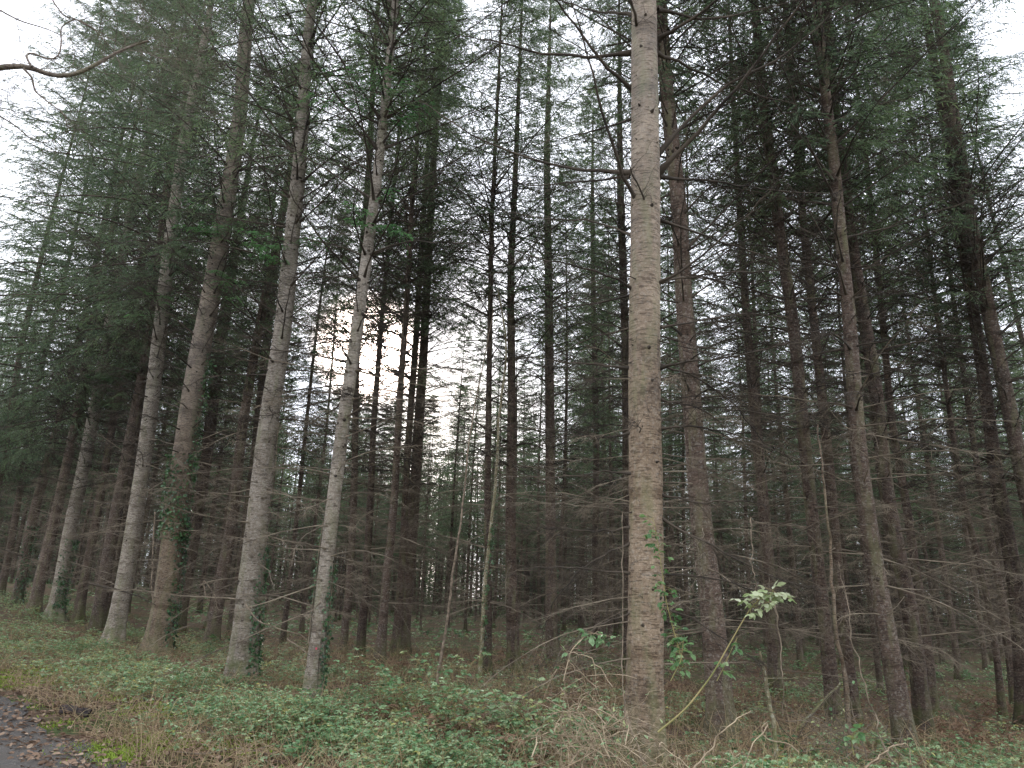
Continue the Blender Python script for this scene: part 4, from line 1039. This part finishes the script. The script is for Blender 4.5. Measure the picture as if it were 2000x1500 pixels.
# tangle of dry canes left of the biggest trunk
def thicket(u, v, y0, n, R0, H0, label, mat, seed_dir=(-1, 0)):
    c = at_depth(u, v, y0); c[2] = gz(c[0], c[1])
    az = rng.uniform(0, 2*PI, n); t = np.linspace(-1, 1, 9)[None, :]
    ctr = rng.normal(0, 1, (n, 3))*np.array([R0*.5, R0*.35, H0*.22])+np.array([0, 0, H0*.5])
    d_ = unit(np.stack([np.cos(az), .6*np.sin(az), rng.normal(0, .55, n)], -1)); sg = unit(np.cross(d_, randdir(n)))
    hl = rng.uniform(.35, 1.1, n)[:, None, None]*R0
    P = ctr[:, None]+d_[:, None]*hl*t[..., None]-sg[:, None]*hl*rng.uniform(-.5, .8, (n, 1, 1))*(t**2)[..., None]
    P[..., 2] = np.maximum(P[..., 2]-(.25*hl[..., 0]*t**2), .01)
    m = n//4
    P[:m, :, 2] *= np.linspace(0, 1, 9)[None]
    P[:, 1:] += rng.normal(0, .010, (n, 8, 3))
    mb = MB(); v_, q = tubes(P, rng.uniform(.0018, .0075, (n, 1))*rng.uniform(.6, 1, (n, 1))*np.linspace(1, .4, 9)[None], 4); mb.add(v_, q)
    k = rng.integers(2, 8, n*2); ii = rng.integers(0, n, n*2); b = P[ii, k]; d = randdir(n*2); l = rng.uniform(.08, .35, (n*2, 1))
    P3 = np.stack([b, b+d*l*.5+rng.normal(0, .01, b.shape), b+d*l-np.array([0, 0, .03])], 1)
    v_, q = tubes(P3, np.repeat(np.array([[.002, .0015, .001]]), n*2, 0), 3); mb.add(v_, q)
    nl = n; ii = rng.integers(0, n, nl); b = P[ii, rng.integers(3, 9, nl)]; d = randdir(nl)+np.array([0, 0, -.4])
    leaves(mb, b, d, rng.uniform(.03, .06, nl), rng.uniform(.012, .022, nl), 1, rng.random(nl))
    return mb, c
mb, c = thicket(1150, 1430, 6.6, 130, .42, .95, '', CANE)
o = link('cane_thicket', mb.mesh('cane_thicket', [CANE, BRAMBLE]), None, tuple(c)); tag(o, 'tangle of dry bramble canes heaped against the left of the biggest trunk', 'thicket')
mb, c = thicket(1345, 1470, 6.0, 60, .32, .5, '', CANE)
o = link('cane_thicket', mb.mesh('cane_thicket', [CANE, BRAMBLE]), None, tuple(c)); tag(o, 'loose dry stems at the foot of the biggest trunk, on its right', 'thicket')
mb, c = thicket(1640, 1380, 8.0, 70, .6, .9, '', CANE)
o = link('cane_thicket', mb.mesh('cane_thicket', [DEAD, BRAMBLE]), None, tuple(c)); tag(o, 'wispy grey twigs around the lichen-spotted thin trunk', 'thicket')

# green vine on the biggest trunk and the arching pale-leaved bramble
def leafy_cane(pts, y0, dy, r0, label, mat, nl, size, name='bramble_cane', t0=.3, spread=.06, cm=CANE_GREEN, tip=0):
    P = path3(pts, y0, dy, 26); org = P[0].copy(); P = P-org
    e = empty(name, tuple(org), label, 'bramble')
    mb = MB(); v, q = tubes(P[None], np.linspace(r0, r0*.4, 26)[None], 6); mb.add(v, q)
    f = np.clip(rng.uniform(t0, 1, nl) if not tip else 1-(1-t0)*rng.random(nl)**2.0, 0, 1)*25; i0 = np.minimum(f.astype(int), 24); b = P[i0]+(P[i0+1]-P[i0])*(f-i0)[:, None]
    d = unit(randdir(nl)*np.array([1, .8, .5])+np.array([0, -.35, 0])); c_ = b+d*rng.uniform(.3, 1, (nl, 1))*spread
    P2 = np.stack([b, (b+c_)/2+np.array([0, 0, .008]), c_], 1)
    v, q = tubes(P2, np.repeat(np.array([[.002, .0015, .001]]), nl, 0), 3); mb.add(v, q)
    link('cane', mb.mesh('cane', [cm]), e)
    mb = MB(); lat = unit(np.cross(d, [0, 0, 1.0])); tn = rng.random(nl)
    for a, sc in ((0, 1), (1.2, .85), (-1.2, .85)):
        l = size*sc*rng.uniform(.7, 1.2, nl)
        dd = unit(d*math.cos(a)+lat*math.sin(a)+np.array([0, -.1, -.45])+rng.normal(0, .25, d.shape))
        leaves(mb, c_, dd, l, l*.37, 0, tn, fold=.1)
    link('leaves', mb.mesh('leaves', [mat]), e)
    return e
leafy_cane([(1335, 1300), (1318, 1240), (1302, 1180), (1292, 1110), (1282, 1040), (1275, 1010)], 5.85, 0, .005, 'fresh green leafy vine up the front of the biggest trunk', FRESH, 75, .048, name='green_vine', t0=.0, spread=.09)
leafy_cane([(1285, 1430), (1340, 1385), (1390, 1320), (1432, 1245), (1470, 1180), (1495, 1160), (1530, 1165)], 5.2, -.2, .007, 'arching green bramble with a cluster of pale leaves at its tip', PALE, 38, .058, t0=.80, spread=.14)
leafy_cane([(1310, 1330), (1330, 1290), (1335, 1250)], 5.4, 0, .004, 'small green sprig right of the biggest trunk at knee height', FRESH, 9, .05, name='green_sprig', t0=.3, spread=.08)
leafy_cane([(1400, 1330), (1420, 1290), (1428, 1270), (1440, 1245)], 5.2, 0, .003, 'short sprig of green leaves halfway along the arching bramble', FRESH, 7, .055, name='green_sprig', t0=.2, spread=.07)
leafy_cane([(1668, 1475), (1662, 1445), (1672, 1425)], 5.0, 0, .004, 'single sprig of bluish-green bramble leaves in front of the lichened trunk', BRAMBLE, 6, .07, name='green_sprig', t0=.4, spread=.06)
leafy_cane([(1100, 1330), (1115, 1270), (1150, 1235), (1200, 1245)], 6.0, 0, .005, 'leafy bramble arching over the top of the dry cane thicket', BRAMBLE, 20, .05, t0=.1, spread=.08, cm=CANE)

# charred log on the verge
g = ground_at(146, 1397)
a = np.linspace(0, 2*PI, 14, endpoint=False); zz = np.linspace(-.21, .21, 12)
rr = .052+.012*np.sin(3*a[None]+zz[:, None]*20)+.008*rng.normal(size=(12, 14)); rr[0] *= .8; rr[-1] *= .75
v = np.stack([zz[:, None]+0*rr, rr*np.cos(a), rr*np.sin(a)+.035], -1)
i = np.arange(12*14).reshape(12, 14); q = np.stack([i[:-1], np.roll(i, -1, 1)[:-1], np.roll(i, -1, 1)[1:], i[1:]], -1).reshape(-1, 4)
mb = MB(); vv = v.reshape(-1, 3)
capv = np.concatenate([vv, [[-.20, 0, .035], [.20, 0, .035]]]); k_ = len(vv)
qc = [[k_, i[0, j], i[0, (j+1) % 14], i[0, (j+2) % 14]] for j in range(0, 14, 2)]+[[k_+1, i[11, (j+2) % 14], i[11, (j+1) % 14], i[11, j]] for j in range(0, 14, 2)]
mb.add(capv, np.concatenate([q, np.array(qc)]))
CHAR = wood('charred_wood', (.012, .010, .010), (.06, .045, .038), 22)
o = link('log', mb.mesh('log', [CHAR]), None, tuple(g)); o.rotation_euler = (0, R(3), R(-12)); tag(o, 'short blackened log lying on the leafy verge by the lane', 'log')

# pink paint dot on the slender fir
zd = 0.0
for zt_ in np.linspace(.2, 2.5, 300):
    pp = t11['base']+t11['centre'](zt_); pu = project(pp)
    if abs(pu[1]-1262) < 4: zd = zt_; break
c_ = t11['centre'](zd); rd = float(t11['radius'](zd))*1.12
a = np.linspace(0, 2*PI, 12, endpoint=False); cv = []
for rr_ in (.002, .013):
    for x in a:
        xa = -PI/2+.15+rr_*math.cos(x)/rd
        cv.append([c_[0]+rd*math.cos(xa)*1.02, c_[1]+rd*math.sin(xa)*1.02, zd+rr_*math.sin(x)*1.3])
i = np.arange(24).reshape(2, 12); q = np.stack([i[0], np.roll(i[0], -1), np.roll(i[1], -1), i[1]], -1)
mb = MB(); mb.add(cv, q); PINK = wood('pink_paint', (.45, .07, .10), (.55, .10, .14))
link('paint_mark', mb.mesh('paint_mark', [PINK]), t11['e'])

# bare oak on the other side of the lane, its limbs reach into the upper left corner
e = empty('bare_tree', (-10.6, 7.0, float(gz(-10.6, 7.0))), 'bare crooked broadleaf limbs reaching in at the upper left corner', 'tree')
E0 = np.array(e.location)
tk = np.array([[-10.6, 7, -.2], [-10.62, 7, 2], [-10.5, 7.05, 4], [-10.35, 7, 6], [-10.2, 7.1, 8], [-10.3, 7, 10.5]])
tt = np.linspace(0, 1, 20); tk = np.stack([np.interp(tt, np.linspace(0, 1, 6), tk[:, k]) for k in range(3)], -1)
mb = MB(); v, q = tubes((tk-E0)[None], np.linspace(.24, .08, 20)[None], 14); mb.add(v, q)
link('trunk', mb.mesh('trunk', [BARK_OAK]), e)
def crooked(P, lev, mb, r, seedn):
    """fractal crooked twigs off the polyline P"""
    if lev == 0: return
    n = len(P); L = np.linalg.norm(np.diff(P, axis=0), axis=1).sum()
    for _ in range(seedn):
        i0 = rng.integers(int(n*.42), n-1); d = unit(P[i0]-P[i0-1]); d = unit(d+randdir(1)[0]*.95)
        l = L*rng.uniform(.25, .6); m = 9; Q = [P[i0]]
        for j in range(m):
            d = unit(d+rng.normal(0, .30, 3)+np.array([.02, 0, .02])); Q.append(Q[-1]+d*l/m)
        Q = np.array(Q); rr = r*.5
        v, q = tubes(Q[None], np.linspace(rr, rr*.35, m+1)[None], 5 if lev > 1 else 3); mb.add(v, q)
        crooked(Q, lev-1, mb, rr*.7, max(2, seedn-1))
LIMBS = [
    ([(-420, 230), (-200, 160), (0, 132), (48, 126), (62, 131), (100, 150), (145, 148), (190, 125), (240, 95), (290, 80)], .062, 16),
    ([(-300, -60), (-100, -40), (0, 20), (40, 42), (90, 55), (125, 72)], .026, 5),
    ([(62, 131), (50, 110), (52, 102), (75, 106), (95, 119), (115, 112), (120, 85), (118, 50), (150, 35), (190, 60), (260, 100)], .014, 6),
    ([(45, 133), (62, 150), (68, 178), (95, 200), (125, 222), (133, 250), (130, 262)], .014, 7),
    ([(-150, 130), (-20, 215), (30, 245), (65, 276), (95, 280), (130, 255)], .017, 7),
    ([(90, -30), (105, 5), (125, 32), (145, 36), (185, 58), (215, 90), (240, 130)], .011, 7),
]
for pts, r, sn in LIMBS:
    P = path3(pts, 7.0, .3, 30, 1)-E0
    mb = MB(); v, q = tubes(P[None], np.linspace(r, r*.2, 30)[None], 8); mb.add(v, q)
    crooked(P, 3, mb, min(r*.4, .008), sn+2)
    link('limb', mb.mesh('limb', [BARK_OAK]), e)

# ------------------------------------------------------------------ haze
if HAZE > 0:  # added even volume that lifts the darks like a lens veil
    x0, x1, y0, y1, z0, z1 = -135, 135, -8, 140, -3.5, 32
    vv = [[x, y, z] for z in (z0, z1) for (x, y) in ((x0, y0), (x1, y0), (x1, y1), (x0, y1))]
    qq = [[0, 3, 2, 1], [4, 5, 6, 7], [0, 1, 5, 4], [1, 2, 6, 5], [2, 3, 7, 6], [3, 0, 4, 7]]
    mb = MB(); mb.add(vv, qq, smooth=False)
    hm = bpy.data.materials.new('thin_haze'); hm.use_nodes = True; n = hm.node_tree.nodes; n.clear()
    out = n.new('ShaderNodeOutputMaterial'); pv = n.new('ShaderNodeVolumePrincipled')
    pv.inputs['Color'].default_value = (.93, .95, 1, 1); pv.inputs['Density'].default_value = HAZE; pv.inputs['Anisotropy'].default_value = .45
    hm.node_tree.links.new(pv.outputs[0], out.inputs['Volume'])
    o = link('haze', mb.mesh('haze', [hm])); tag(o, 'thin pale haze volume added to veil the darks of the wood', 'haze', kind='stuff')
